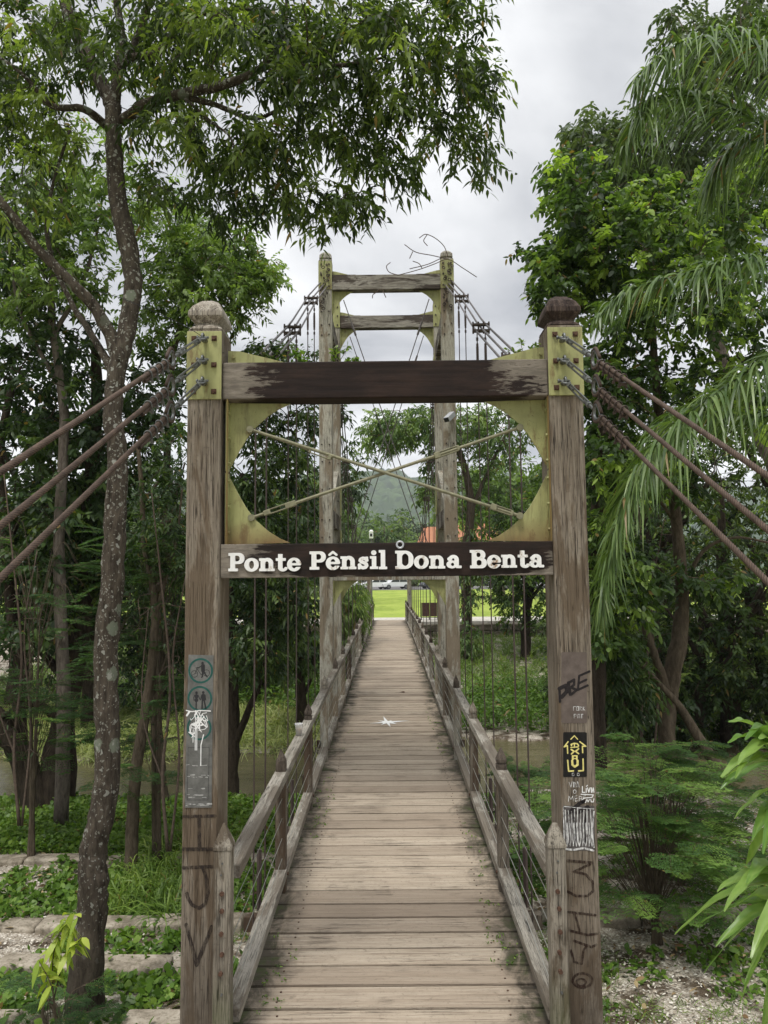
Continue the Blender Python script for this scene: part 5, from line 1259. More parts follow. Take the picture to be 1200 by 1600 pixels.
tree('slender_tree', 'dark slim tree on the far bank seen between the left hangers and the tower post', 'tree',
     [([(472, 1170, 20), (470, 1080, 20), (468, 1000, 20), (472, 900, 20), (480, 800, 20)], [.16, .13, .1, .07]), ([(470, 1100, 20), (490, 1040, 20), (480, 960, 20)], [.05, .03])],
     [(460, 900, 20, 40, 70, 1.4, 60), (475, 760, 20, 40, 70, 1.4, 60), (440, 1010, 19.6, 40, 40, 1.3, 44), (545, 760, 22, 20, 70, 1.2, 30), (480, 1010, 20, 26, 40, 1, 24)],
     M['leaf_dark'], M['bark_b'], LP(slen=.4, L=.15, W=.06, droop=.4, sag=.4, k=9, prof=LEAF, twig=.008, tb=.55, cv=.3), 'trees on the far bank')

for px_, py_, Y_, lab in ((262, 1330, 8.8, 'bare pale-stemmed shrub close behind the left gateway post'), (30, 1290, 9.5, 'tangled leafless shrub at the far left edge'), (1010, 1240, 11.5, 'tangle of bare pale vines in the dark hollow on the right')):
    p_ = lambda dx, dy: (px_ + dx, py_ + dy, Y_)
    tree('bare_shrub', lab, 'shrub', [([p_(0, 0), p_(-8, -120), p_(4, -260), p_(-10, -420), p_(-25, -560)], [.022, .018, .013, .007]), ([p_(4, 0), p_(18, -150), p_(8, -300), p_(28, -430)], [.016, .012, .006]), ([p_(-4, -100), p_(-40, -220), p_(-30, -380)], [.012, .008, .005])],
         [(px_, py_ - 330, Y_, 70, 190, .7, 44), (px_ + 10, py_ - 150, Y_, 50, 80, .5, 14)], M['leaf_dark'], M['dead'], LP(slen=.14, L=.06, W=.022, droop=.4, sag=.4, k=3, prof=LEAF, twig=.0035, tb=.4), n_spray=1)
# right hand side
rightl = LP(slen=.26, L=.088, W=.048, droop=.25, sag=.3, k=9, prof=ROUND, twig=.005, tb=.38, cv=.36, tv=.08)
tree('broadleaf_tree', 'round-leaved tree rising above the right gateway post with lime green shoots', 'tree',
     [([(1045, 1205, 10.5), (1042, 1130, 10.5), (1050, 1060, 10.5), (1062, 990, 10.5), (1066, 930, 10.5), (1060, 850, 10.4), (1050, 760, 10.3), (1030, 650, 10.2), (1020, 520, 10.2), (1010, 400, 10.2)], [.13, .115, .12, .09, .08, .07, .05, .04]),
      ([(1046, 1090, 10.5), (1028, 1040, 10.4), (1010, 985, 10.3), (1000, 940, 10.2)], [.075, .06, .05, .03]), ([(1066, 920, 10.5), (1100, 860, 10.4), (1150, 840, 10.2), (1210, 850, 10)], [.04, .025, .015]), ([(1058, 820, 10.4), (1020, 770, 10.2), (980, 740, 10)], [.03, .02, .012])],
     [(905, 300, 9.8, 60, 70, 1, 70), (900, 380, 9.8, 60, 60, 1, 60), (980, 370, 10, 90, 90, 1.4, 120), (1080, 350, 10, 110, 90, 1.6, 110), (1170, 300, 10, 70, 90, 1.4, 60), (885, 440, 9.6, 60, 60, 1, 60), (850, 405, 9.4, 45, 18, .6, 16), (1000, 480, 10, 100, 80, 1.5, 90), (1130, 480, 10, 90, 80, 1.5, 80), (960, 590, 9.8, 60, 70, 1.2, 60), (1060, 620, 10.2, 100, 80, 1.5, 90), (1170, 620, 10.2, 60, 80, 1.5, 50), (950, 720, 9.8, 50, 70, 1.2, 50), (1100, 900, 10.3, 70, 30, 1., 30), (960, 870, 10, 60, 40, 1, 34), (1040, 740, 10.3, 60, 50, 1.3, 44)],
     M['leaf_right'], M['bark_c'], rightl, 'trees on the near bank')
tree('broadleaf_tree', 'grey-green tree top behind the palm fronds in the upper right', 'tree',
     [([(1260, 1230, 14), (1250, 1000, 14), (1220, 760, 14), (1130, 560, 14), (1080, 380, 14), (1050, 260, 14)], [.2, .17, .14, .1, .07])],
     [(930, 235, 13.5, 70, 60, 1.5, 74), (1020, 240, 13.7, 90, 80, 1.8, 110), (1120, 160, 14, 90, 110, 2, 120), (1100, 60, 14, 80, 60, 1.8, 60), (1180, 60, 13.6, 60, 90, 2, 70), (1060, 330, 14, 110, 70, 2, 80), (1180, 250, 14, 60, 90, 1.6, 60)],
     M['leaf_grey'], M['bark_far'], LP(slen=.4, L=.15, W=.06, droop=.5, sag=.4, k=9, prof=LEAF, twig=.007, tb=.45, cv=.22), 'trees on the near bank')
tree('broadleaf_tree', 'vine-clad trunk standing close behind the right gateway post', 'tree',
     [([(935, 1215, 9.2), (932, 1130, 9.2), (934, 1040, 9.2), (930, 960, 9.2), (928, 880, 9.2), (935, 760, 9.2), (945, 660, 9.2)], [.12, .10, .09, .085, .07])],
     [(935, 880, 9, 26, 90, .5, 40), (945, 980, 9, 24, 40, .4, 18), (950, 730, 9.3, 40, 80, .8, 50), (985, 920, 9.3, 50, 50, .8, 34), (930, 600, 9.6, 40, 60, .8, 34)], M['leaf_right'], M['bark_b'], rightl, 'trees on the near bank')
mb_t = MB()
lg = thing('leaning_trunk', 'bare lichened log leaning against the forked trunk on the right', 'tree trunk', tuple(at(1135, 1225, 10.3)))
mb_t.tube(catmull([at(1135, 1235, 10.3), at(1118, 1195, 10.35), at(1090, 1150, 10.4), at(1062, 1105, 10.45), at(1030, 1070, 10.3), at(1000, 1035, 10.2)], 4), np.linspace(.09, .035, 21), 10); mb_t.build('trunk', M['bark_c'], lg, smooth=True)
tree('slender_tree', 'thin straight sapling between the vine-clad trunk and the forked trunk', 'tree', [([(982, 1190, 9.9), (975, 1120, 9.9), (970, 1050, 9.9), (968, 1000, 9.9)], [.035, .03, .02])], [(955, 1020, 9.9, 40, 40, .6, 30), (990, 1060, 10, 30, 60, .6, 34), (970, 1110, 10.2, 30, 40, .5, 20)],
     M['leaf_dark'], M['bark_c'], LP(slen=.25, L=.10, W=.035, droop=.5, sag=.4, k=10, prof=LANCE, twig=.004, tb=.5), 'trees on the near bank')

# background belts of trees on both banks, each tree its own thing
def bg_tree(x, y, zt, wd, label, mat, nclu, leafL, group, zb=None, tb=.4, bm='bark_b', bot=.25):
    z0 = float(gz(x, y)) if zb is None else zb; H = zt - z0
    u = rdir(nclu); r_ = rng.random(nclu) ** .45
    C = np.stack([x + u[:, 0] * r_ * wd, y + u[:, 1] * r_ * wd * .8, z0 + H * (bot + (1 - bot) * .5) + u[:, 2] * r_ * H * (1 - bot) * .5], 1)
    C += (rng.normal(0, .35, (nclu, 3)) * wd * .25)
    C[:, 2] = np.maximum(C[:, 2], z0 + .3)
    lean = random.uniform(-.5, .5)
    tp = [(x, y, z0 - .3, 0), (x + lean * .3, y, z0 + H * .3, 0), (x + lean, y + .2, z0 + H * .6, 0), (x + lean * .8, y, z0 + H * .85, 0)]
    r0 = .03 * H + .02
    lb_ = [(tp, [r0, r0 * .75, r0 * .5, r0 * .2])]
    for q in range(5):
        a_ = q * 1.26 + random.uniform(-.3, .3); zz = z0 + H * random.uniform(.3, .6); b_ = (x + lean * .6, y, zz, 0)
        lb_.append(([b_, (x + lean * .6 + math.cos(a_) * wd * .4, y + math.sin(a_) * wd * .4, zz + H * .12, 0), (x + math.cos(a_) * wd * .75, y + math.sin(a_) * wd * .7, zz + H * .25, 0)], [r0 * .4, r0 * .25, r0 * .1]))
    tree('broadleaf_tree', label, 'tree', lb_, [], mat, M[bm], LP(slen=leafL * 2.6, L=leafL, W=leafL * .48, droop=.3, sag=.3, k=8, prof=LEAF, twig=max(.006, leafL * .05), tb=tb, cv=.25), group, n_spray=4, base=(x, y, z0), world_blobs=C)
gL, gR = 'background trees on the left bank', 'background trees on the right bank'
bl = [(-16, 21, 9.5, 3.6), (-11.5, 23, 8.5, 3.4), (-8.2, 20.5, 6.4, 2.5), (-5.6, 24, 6.2, 2.4), (-13.5, 13.2, 8.0, 2.8), (-9.0, 13.2, 5.6, 1.9), (-4.4, 29.5, 5.0, 1.8), (-20, 27, 11, 4.2), (-8.5, 30, 8, 3.2), (-5.7, 13.3, 4.2, 1.4), (-6.8, 22.5, 3.2, 1.9), (-4.2, 24.5, 3.0, 1.5)]
ordn = ['leftmost', 'second from the left', 'third from the left', 'fourth from the left', 'fifth from the left', 'sixth from the left', 'sixth from the right', 'fifth from the right', 'fourth from the right', 'third from the right', 'second from the right', 'rightmost']
rkl = {q: k for k, q in enumerate(sorted(range(len(bl)), key=lambda q: bl[q][0] / bl[q][1]))}
def onm(k, n): return ordn[k] if k < (n + 1) // 2 else ordn[12 - (n - k)]
for i, (x, y, zt, wd) in enumerate(bl):
    bg_tree(x, y, zt, wd, 'dense dark tree in the thicket behind the left trunks, %s of them' % onm(rkl[i], len(bl)), M['leaf_dark'] if i % 3 else M['leaf_canopy'], 260 if wd > 2 else 150, .17 if y > 18 else .13, gL, tb=.36, bot=.10 if y > 18 else .5)
br = [(12.5, 23, 9.5, 3.6), (8.8, 24, 8.5, 3.0), (15.5, 17.5, 9, 3.2), (8.3, 18.5, 5.6, 2.2), (19, 27, 11, 4.2), (5.4, 30, 5.6, 1.8), (9.5, 31, 8, 3.2), (11.5, 15.8, 4.4, 1.9), (12, 37, 8, 3)]
br += [(5.6, 19.6, 1.9, 1.7), (7.4, 18.4, 2.6, 1.9), (9.6, 18.8, 4.0, 2.2)]
rkr = {q: k for k, q in enumerate(sorted(range(len(br)), key=lambda q: br[q][0] / br[q][1]))}
for i, (x, y, zt, wd) in enumerate(br):
    bg_tree(x, y, zt, wd, 'dense leafy tree in the thicket behind the right trunks, %s of them' % onm(rkr[i], len(br)), (M['leaf_canopy'], M['leaf_dark'], M['leaf_right'])[i % 3], 260 if wd > 1.6 else 150, .17 if y > 20 else .13, gR, tb=.42, bot=.0 if y < 20 else .12)

# tree on the far bank framed by the gateway
tree('broadleaf_tree', 'airy far-bank tree with hanging boughs framed in the gateway opening', 'tree',
     [([(735, 1060, 30), (730, 980, 30), (728, 880, 30), (735, 780, 30), (715, 700, 30), (680, 650, 30)], [.24, .2, .17, .14, .1]), ([(735, 800, 30), (770, 720, 30), (800, 660, 30)], [.1, .07, .05]), ([(728, 720, 30), (690, 730, 29.5), (670, 760, 29)], [.05, .03, .02])],
     [(650, 665, 29.5, 60, 32, 2.2, 100), (598, 678, 29.5, 42, 38, 1.8, 64), (690, 730, 29.5, 32, 50, 1.6, 50), (720, 660, 30, 60, 40, 2.4, 70), (670, 775, 29, 24, 26, 1, 14), (770, 690, 30, 50, 60, 2.4, 80), (830, 640, 30, 50, 40, 2, 50), (735, 900, 30, 17, 90, .7, 44), (732, 1000, 29.6, 18, 30, .6, 18)],
     M['leaf_far'], M['bark_c'], LP(slen=.5, L=.17, W=.07, droop=.4, sag=.4, k=9, prof=LEAF, twig=.012, tb=.4, cv=.4), 'trees on the far bank')
bg_tree(5.6, 22.5, 6.2, 1.5, 'bright leafy tree behind the right hanger rods', M['leaf_light'], 240, .16, 'trees on the far bank', tb=.45, bot=.52)
bg_tree(9.4, 63, 12, 5.5, 'large lawn tree with a thick bare trunk behind the right hangers', M['leaf_light'], 260, .42, 'trees on the lawn', zb=-.05, bm='bark_far', bot=.50)
bg_tree(-6.8, 60, 10, 4.5, 'pale lawn tree left of the far gateway', M['leaf_light'], 220, .42, 'trees on the lawn', zb=-.05, bm='bark_far', bot=.50)
# mid-distance trees behind the parking
ORD = 'leftmost second third fourth fifth sixth seventh eighth ninth tenth eleventh twelfth thirteenth fourteenth fifteenth sixteenth seventeenth'.split()
ROWN = ('first row behind the parked cars', 'second row of the woods', 'third row of the woods', 'farthest row of the woods')
k_ = 0
for row, (yy, n, h0, h1) in enumerate(((136, 17, 9, 13), (175, 13, 13, 19), (240, 12, 16, 24), (330, 12, 20, 30))):
    for i in range(n):
        x = (-34 + 72 * (i + random.uniform(.1, .9)) / n) * yy / 150 * .8; 
        if row < 2 and 3 < x * 140 / yy < 24 : hh = 3.0
        else: hh = random.uniform(h0, h1)
        bg_tree(x, yy + random.uniform(-8, 8), hh, random.uniform(3.6, 5.0) * (yy / 150) ** .5, 'rounded tree of the %s, %s from the left' % (ROWN[row], ORD[i]) if i else 'rounded leftmost tree of the %s' % ROWN[row], (M['leaf_far'], M['leaf_light'], M['leaf_dark'])[(i * 7 + row) % 3 if row else (i % 2)], 70, .8 * (yy / 136) ** .6, 'woods beyond the parked cars', zb=-.1, bm='bark_far', bot=.12 if row else .22)
        k_ += 1

# ---- palm: arching fronds from a crown outside the right edge
pal = thing('palm_tree', 'feather palm at the right edge with long drooping fronds reaching towards the gateway post', 'palm', tuple(at(1390, 1500, 6.6)))
mb = MB(); mb.tube(catmull([at(1390, 1560, 6.6), at(1400, 1100, 6.6), at(1395, 700, 6.6), at(1380, 480, 6.6)], 5), np.linspace(.15, .10, 16), 14); mb.build('trunk', M['bark_c'], pal, smooth=True)
fr = [([(1380, 480, 6.6), (1290, 300, 6.6), (1180, 190, 6.6), (1080, 150, 6.5), (1010, 165, 6.4), (975, 230, 6.4)], .55, .95),
      ([(1380, 480, 6.6), (1300, 330, 6.7), (1230, 230, 6.8), (1150, 230, 6.9), (1100, 300, 7)], .6, .95),
      ([(1380, 490, 6.6), (1280, 420, 6.4), (1180, 405, 6.3), (1080, 425, 6.2), (990, 452, 6.2), (925, 500, 6.2)], .42, .92),
      ([(1380, 495, 6.6), (1290, 500, 6.5), (1200, 560, 6.3), (1110, 620, 6.2), (1030, 690, 6.1), (975, 780, 6.1), (955, 880, 6.1)], .5, .9),
      ([(1385, 500, 6.6), (1310, 560, 6.8), (1240, 640, 6.9), (1150, 650, 7.0), (1060, 640, 7.0), (1000, 700, 7.0)], .45, .9),
      ([(1385, 480, 6.6), (1330, 280, 6.5), (1250, 120, 6.4), (1150, 60, 6.3), (1060, 70, 6.2), (990, 130, 6.2)], .55, 1.15),
      ([(1385, 495, 6.6), (1290, 520, 7.4), (1180, 570, 7.6), (1070, 650, 7.7), (985, 760, 7.7), (945, 900, 7.7), (940, 960, 7.7)], .5, 1.0),
      ([(1385, 490, 6.6), (1310, 300, 6.9), (1250, 120, 7.2), (1180, 20, 7.4)], .5, .8)]
for pts_, ll, dr in fr:
    C = catmull([at(*p) for p in pts_], 14); n = len(C)
    mb = MB(); mb.tube(C, np.linspace(.016, .003, n), 6); ro = mb.build('frond', M['leaf_palm'], pal, smooth=True)
    tt = np.linspace(0, 1, n); K = 170; s_ = np.sort(rng.uniform(.12, .995, K))
    B = np.stack([np.interp(s_, tt, C[:, i]) for i in range(3)], 1); tg = norm(np.stack([np.interp(s_, tt, np.gradient(C[:, i])) for i in range(3)], 1))
    lv = Leaves()
    for sd_ in (-1, 1):
        sv2 = norm(np.cross(tg, np.array([0, 0, 1.]))) * sd_
        D = tg * .55 + sv2 * .55 + rng.normal(0, .22, (K, 3)); D[:, 2] += .18 + rng.normal(0, .12, K)
        L_ = ll * (np.sin(np.pi * np.clip(s_ * .8 + .18, 0, 1)) ** .6) * rng.uniform(.75, 1.1, K)
        lv.add(B + rng.normal(0, .004, (K, 3)), D, L_, .023, dr * rng.uniform(.6, 1.4, K), np.array([.5, 1, 1, .95, .85, .7, .45, .05]), np.clip(rng.normal(.5, .25, K), 0, 1), .5)
    lv.build('leaflets', M['leaf_palm'], ro)

# ---- feathery shrub (right, behind the post) built of twice-divided leaves
def feathery(name, label, cx_, cy_, z0, h, r_, nf, fl=.5, mat='leaf_fern', group=None, tb=.45):
    g_ = thing(name, label, 'shrub', (cx_, cy_, z0), group); mb = MB(); lv = Leaves()
    for i in range(nf):
        a_ = random.uniform(0, 6.28); e_ = random.uniform(.0, 1.) ** .7; hh = z0 + h * random.uniform(.25, 1.0); rr = r_ * e_ * math.sqrt(max(.05, 1 - ((hh - z0) / h - .35) ** 2))
        tip = np.array([cx_ + rr * math.cos(a_), cy_ + rr * .8 * math.sin(a_), hh]); b0 = np.array([cx_ + .05 * math.cos(a_), cy_, z0 + (hh - z0) * (.35 if h < 2 else .82)])
        C = catmull([b0, b0 * .5 + tip * .5 + np.array([0, 0, h * .15]), tip], 5); mb.tube(C, np.linspace(.005, .002, len(C)), 4, cap=False)
        # a leaf: rachis with pinnae, each with dozens of tiny leaflets (as combs of small strips)
        for q in range(3):
            dv = norm((np.array([math.cos(a_ + random.uniform(-1, 1)), .8 * math.sin(a_ + random.uniform(-1, 1)), random.uniform(-.15, .35)]))[None])[0]
            L_ = fl * random.uniform(.6, 1.1); np_ = 8; ft = random.gauss(tb, .3)
            for j in range(np_):
                t_ = (j + .8) / np_; p0 = tip + dv * L_ * t_ - np.array([0, 0, .18 * L_ * t_ * t_]); sd0 = norm(np.cross(dv, (0, 0, 1.))[None])[0]
                for s__ in (-1, 1):
                    pd = norm((dv * .55 + sd0 * s__ + np.array([0, 0, random.uniform(-.15, .1)]))[None])[0]; pl_ = L_ * .36 * math.sin(math.pi * (.2 + .75 * t_)) + .02
                    nn = 11; tt = (np.arange(nn) + 1) / nn; B = p0 + pd[None] * (pl_ * tt)[:, None]; B[:, 2] -= .1 * pl_ * tt ** 2
                    pp = norm(np.cross(pd, (0, 0, 1.))[None])[0]
                    D = np.where((np.arange(nn) % 2 == 0)[:, None], pp[None], -pp[None]) + pd * .5
                    tb_ = ft + random.gauss(0, .06)
                    lv.add(B, D + rng.normal(0, .1, (nn, 3)), .040 * fl / .5, .0125 * fl / .5, .1, np.array([.6, 1, .3]), np.full(nn, tb_), .3)
            C2 = [tip + dv * L_ * t_ - np.array([0, 0, .18 * L_ * t_ * t_]) for t_ in (0, .5, 1)]; mb.tube(C2, [.003, .002, .001], 3, cap=False)
    for q in range(3 if h < 2 else 2):
        mb.tube(catmull([(cx_ + .04 * q, cy_, z0 - .05), (cx_ + random.uniform(-.1, .1), cy_, z0 + h * .35), (cx_ + random.uniform(-.12, .12), cy_, z0 + h * .75)], 4), np.linspace(.014 + .006 * h, .006, 9), 6)
    mb.build('stems', M['bark_c'], g_); lv.build('foliage', M[mat], g_)
feathery('feathery_shrub', 'large feathery shrub filling the bank right of the right gateway post', 2.45, 7.3, float(gz(2.4, 7.3)), 1.85, 1.0, 110, .42, tb=.6)
feathery('feathery_shrub', 'lower feathery shrub at the foot of the forked trunk on the right', 3.3, 8.9, float(gz(3.3, 8.9)), 1.5, .9, 60, .4, group=None, tb=.55)
feathery('feathery_shrub', 'small feathery seedling right of the lichened trunk on the left bank', -2.5, 5.7, float(gz(-2.5, 5.7)), .55, .3, 9, .26, tb=.25)
feathery('feathery_shrub', 'feathery shrub beside the right railing above the river', 1.75, 9.6, float(gz(1.7, 9.6)), 1.3, .55, 36, .4)
feathery('feathery_shrub', 'feathery dark shrub behind the lichened trunk left of the sapling', -4.7, 9.9, float(gz(-4.7, 9.9)), 4.2, 1.2, 60, .5, tb=.2)
feathery('feathery_shrub', 'tall feathery shrub right behind the left gateway post', -3.0, 9.7, float(gz(-3., 9.7)), 4.6, .8, 60, .5, tb=.2)

# ---- broad-leaved ginger-like plant at the right edge
gp = thing('broadleaf_plant', 'broad glossy-leaved plant leaning in at the lower right edge', 'plant', tuple(at(1290, 1700, 3.1)))
mb = MB(); lv = Leaves()
stems = [[(1330, 1700, 3.1), (1310, 1450, 3.1), (1265, 1290, 3.05), (1215, 1180, 3.0), (1185, 1150, 3.0)], [(1300, 1720, 2.9), (1290, 1560, 2.85), (1240, 1440, 2.8), (1190, 1385, 2.8)]]
PR9 = np.array([.12, .55, .85, 1, .98, .85, .62, .34, .03])
for s_ in stems: mb.tube(catmull([at(*p) for p in s_], 4), np.linspace(.014, .006, 4 * (len(s_) - 1) + 1), 8)
gl = [((1215, 1170), (1125, 1108), .9), ((1215, 1175), (1130, 1150), .8), ((1225, 1190), (1145, 1205), .6), ((1220, 1200), (1150, 1185), .7), ((1230, 1225), (1165, 1275), .3), ((1235, 1240), (1195, 1330), .3), ((1215, 1180), (1190, 1100), .5),
      ((1230, 1370), (1105, 1455), .6), ((1235, 1375), (1120, 1390), .8), ((1240, 1400), (1150, 1500), .4), ((1240, 1410), (1190, 1530), .3), ((1225, 1375), (1160, 1365), .7), ((1250, 1330), (1205, 1290), .5), ((1230, 1250), (1180, 1310), .4), ((1240, 1440), (1215, 1560), .3), ((1222, 1290), (1185, 1345), .4)]
gl += [((1225 + random.uniform(-8, 20), 1180 + random.uniform(-10, 50)), (1150 + random.uniform(-25, 40), 1110 + random.uniform(0, 160)), random.random()) for _ in range(9)]
gl += [((1235 + random.uniform(-8, 20), 1380 + random.uniform(-20, 50)), (1150 + random.uniform(-40, 40), 1370 + random.uniform(0, 150)), random.random()) for _ in range(10)]
gv = []; gf_ = []; gt = []
for (a0, a1), (b0, b1), w_ in gl:
    A_ = at(a0, a1, random.uniform(2.7, 3.05)); B_ = at(b0, b1, random.uniform(2.5, 3.0)); d_ = B_ - A_; L_ = np.linalg.norm(d_) * 1.1; d_[2] += L_ * .40; d_ /= np.linalg.norm(d_)
    sd_ = np.cross(d_, np.array([random.gauss(0, .35), random.gauss(0, .35), 1.])); sd_ /= np.linalg.norm(sd_); n_ = 15; W_ = .030 * (.8 + .5 * w_); o_ = len(gv); ph = random.uniform(0, 6); tn = random.uniform(.2, 1)
    for i in range(n_):
        t_ = i / (n_ - 1); w__ = W_ * (math.sin(math.pi * min(1, t_ * .93 + .05)) ** .7) * (1 - .35 * t_) + .0006
        c_ = A_ + d_ * L_ * t_; c_[2] -= .42 * L_ * t_ ** 2
        for j, u in enumerate((-1, -.5, 0, .5, 1)):
            p = c_ + sd_ * u * w__; p[2] += abs(u) * w__ * .45 + .0045 * math.sin(ph + 17 * t_ + 2 * u) * abs(u) * (1 if u > 0 else -1)
            gv.append(p); gt.append(min(.9, max(0, tn + (.25 if u == 0 else 0) + .12 * math.sin(40 * t_ + u * 9))))
    for i in range(n_ - 1):
        for j in range(4): q = o_ + i * 5 + j; gf_.append((q, q + 1, q + 6, q + 5))
gm = MB(); gm.add(gv, gf_)
mb.build('stems', M['leaf_weed'], gp, smooth=True); gm.build('leaves', M['leaf_ginger'], gp, smooth=True, tint=gt)

# ---- lime sapling at the lower left
sp_ = thing('lime_sapling', 'yellow-green sapling in front of the lichened trunk at the lower left', 'sapling', tuple(at(85, 1590, 5.3)))
mb = MB(); lv = Leaves()
for s_ in ([(85, 1590, 5.3), (82, 1520, 5.3), (88, 1470, 5.3), (108, 1440, 5.3)], [(88, 1590, 5.25), (80, 1540, 5.2), (60, 1500, 5.2)], [(84, 1560, 5.3), (100, 1500, 5.3), (128, 1465, 5.25)]):
    C = catmull([at(*p) for p in s_], 5); mb.tube(C, np.linspace(.006, .002, len(C)), 5)
    for q in range(5, len(C)):
        n = 3; D = rdir(n, -.35, .6); lv.add(np.repeat(C[q][None], n, 0), D, rng.uniform(.07, .12, n), .045, .6, LEAF, None, .5)
C = at(108, 1440, 5.3); n = 16; D = rdir(n, -.5, .5); lv.add(np.repeat(C[None], n, 0) + rng.normal(0, .03, (n, 3)), D, rng.uniform(.09, .14, n), .04, .6, LEAF, None, .5)
mb.build('stem', M['bark_c'], sp_); lv.build('leaves', M['leaf_lime'], sp_)

# bright hanging foliage beside the tower on the left
bam = LP(slen=.34, L=.2, W=.03, droop=.75, sag=.7, k=10, prof=LANCE, twig=.006, tb=.5, cv=.25)
tree('bamboo_shrub', 'bright narrow-leaved shrub hanging over the left railing beyond the tower', 'shrub',
     [([(548, 1120, 21), (545, 1020, 21), (543, 950, 21)], [.04, .03, .02])], [(545, 950, 21, 24, 40, 1.0, 60), (536, 1000, 20.5, 16, 34, .8, 34), (560, 930, 22, 16, 20, .6, 14)], M['leaf_light'], M['bark_c'], bam)

# sprigs rooted on the gateway beam
for i, (px, py, hh, lab) in enumerate(((405, 562, .16, 'dark sprig growing left-most behind the gateway beam'), (432, 561, .11, 'low tuft of dark leaves on the gateway beam'), (470, 563, .10, 'small seedling on the beam in front of the hangers'), (523, 565, .12, 'bright green sprig on the beam before the left tower post'), (560, 566, .07, 'tiny weed beside the bright sprig on the gateway beam'), (820, 545, .10, 'pale seedling above the right corner plate of the gateway'))):
    b_ = at(px, py, PY + .13); b_[2] = ZB1 if i < 5 else ZB1 + .04
    g_ = thing('beam_sprig', lab, 'seedling', tuple(b_), 'sprigs growing on the gateway beam'); mb = MB(); lv = Leaves()
    for q in range(6 if i < 2 else 4):
        tp = b_ + np.array([random.uniform(-.09, .09), random.uniform(-.02, .05), hh * random.uniform(.5, 1.1)]); mid_ = (b_ + tp) / 2 + np.array([random.uniform(-.02, .02), 0, .01])
        C = catmull([b_, mid_, tp], 4); mb.tube(C, np.linspace(.0022, .001, len(C)), 4)
        n = 14; idx = rng.integers(2, len(C), n); lv.add(C[idx], rdir(n, .3, .6), rng.uniform(.022, .04, n), .014, .2, LEAF, None, .5)
    mb.build('stems', M['dead'], g_); lv.build('leaves', (M['leaf_dark'], M['leaf_dark'], M['leaf_weed'], M['leaf_light'], M['leaf_weed'], M['leaf_light'])[i], g_)
# dead branch caught on the tower
db = MB()
for pl_ in ([(745, 433), (722, 418), (700, 405), (680, 412), (655, 421), (622, 430)], [(700, 405), (675, 399), (650, 394), (632, 382)], [(700, 402), (694, 385), (680, 372), (665, 366), (655, 372)], [(690, 403), (668, 413), (640, 420)], [(645, 393), (640, 404)], [(668, 366), (662, 376), (668, 384)], [(660, 420), (655, 412), (645, 408)], [(622, 430), (608, 425), (604, 416), (610, 410)],
            [(590, 455), (583, 460), (582, 466)], [(585, 459), (596, 452), (603, 465)]):
    db.tube(catmull([at(x_, y_, TF - .15) for x_, y_ in pl_], 4), .0065, 5)
tag(db.build('dead_branch', M['dead']), 'bare dead branch caught on the top right of the tower', 'branch')

# ------------------------------------------------------------------ ground cover
def scatter(name, label, mat, xy, K, L, W, sag, prof, zb, zs=.6, kind='stuff', cl=.0, zoff=0., tb=.45):
    lv = Leaves(); n = len(xy); z = gz(xy[:, 0], xy[:, 1]) + zoff
    B = np.repeat(np.column_stack([xy, z]), K, 0) + rng.normal(0, cl, (n * K, 3)) * np.array([1, 1, .6])
    D = rdir(n * K, zb, zs); t_ = np.repeat(np.clip(rng.normal(tb, .25, n), 0, 1), K) + rng.normal(0, .1, n * K); sc = np.repeat(rng.uniform(.6, 1.3, n), K)
    lv.add(B, D, L * sc * rng.uniform(.6, 1.2, n * K), W * sc, sag, prof, t_, .5)
    return tag(lv.build(name, mat), label, None, None, kind)
def area(x0, x1, y0, y1, n, seed, thr, sc=.9, keep=None):
    x = rng.uniform(x0, x1, n * 3); y = rng.uniform(y0, y1, n * 3); d_ = vnoise(x, y, sc, seed) * .7 + vnoise(x, y, sc * 3, seed + 1) * .3; k = d_ > thr
    if keep is not None: k &= keep(x, y)
    return np.column_stack([x[k], y[k]])[:n]
KERBL = (5.75, 6.75, 7.65, 9.75); KERBR = (7.75, 10.6, 12.6)
def offk(rows):
    def f(x, y):
        k = np.ones(len(x), bool)
        for r_ in rows: k &= ~((y > r_ - .06) & (y < r_ + .33) & (rng.random(len(x)) > .45))
        return k
    return f
scatter('ground_cover_weeds', 'low broad-leaved weeds between the stone kerbs', M['leaf_weed'], area(-8, -1.15, 4.6, 13.7, 5600, 31, .36, .8, offk(KERBL)), 9, .085, .05, .25, LEAF, .75, .6, cl=.045, zoff=.03)
scatter('tall_weeds', 'taller weeds at the top of the river bank', M['leaf_weed'], area(-9, -1.5, 10.2, 12.9, 2200, 33, .34, .7), 12, .085, .045, .3, LEAF, .8, .7, cl=.06, zoff=.07, tb=.55)
scatter('bank_grass', 'green grass tufts on the left bank', M['grass'], area(-8, -1.1, 4.6, 13.6, 2600, 37, .50, .8, offk(KERBL)), 14, .24, .009, .5, BLADE, 1.4, .5, cl=.03, tb=.3)
scatter('long_grass', 'long arching grass beside the left gateway post', M['grass'], area(-3.2, -2.0, 7.8, 10.6, 130, 41, .2), 16, .75, .016, .7, BLADE, 2.0, .5, cl=.05, tb=.4)
scatter('ground_cover_weeds', 'sparse weeds on the pale gravel right of the bridge', M['leaf_weed'], area(1.15, 8, 4.4, 13.5, 3000, 51, .50, .9, offk(KERBR)), 9, .07, .036, .25, LEAF, .75, .6, cl=.05, zoff=.02, tb=.4)
scatter('bank_grass', 'thin grass on the gravel right of the bridge', M['grass'], area(1.15, 8, 4.4, 13.5, 2600, 57, .48, .9, offk(KERBR)), 10, .13, .006, .5, BLADE, 1.2, .6, cl=.04, tb=.35)
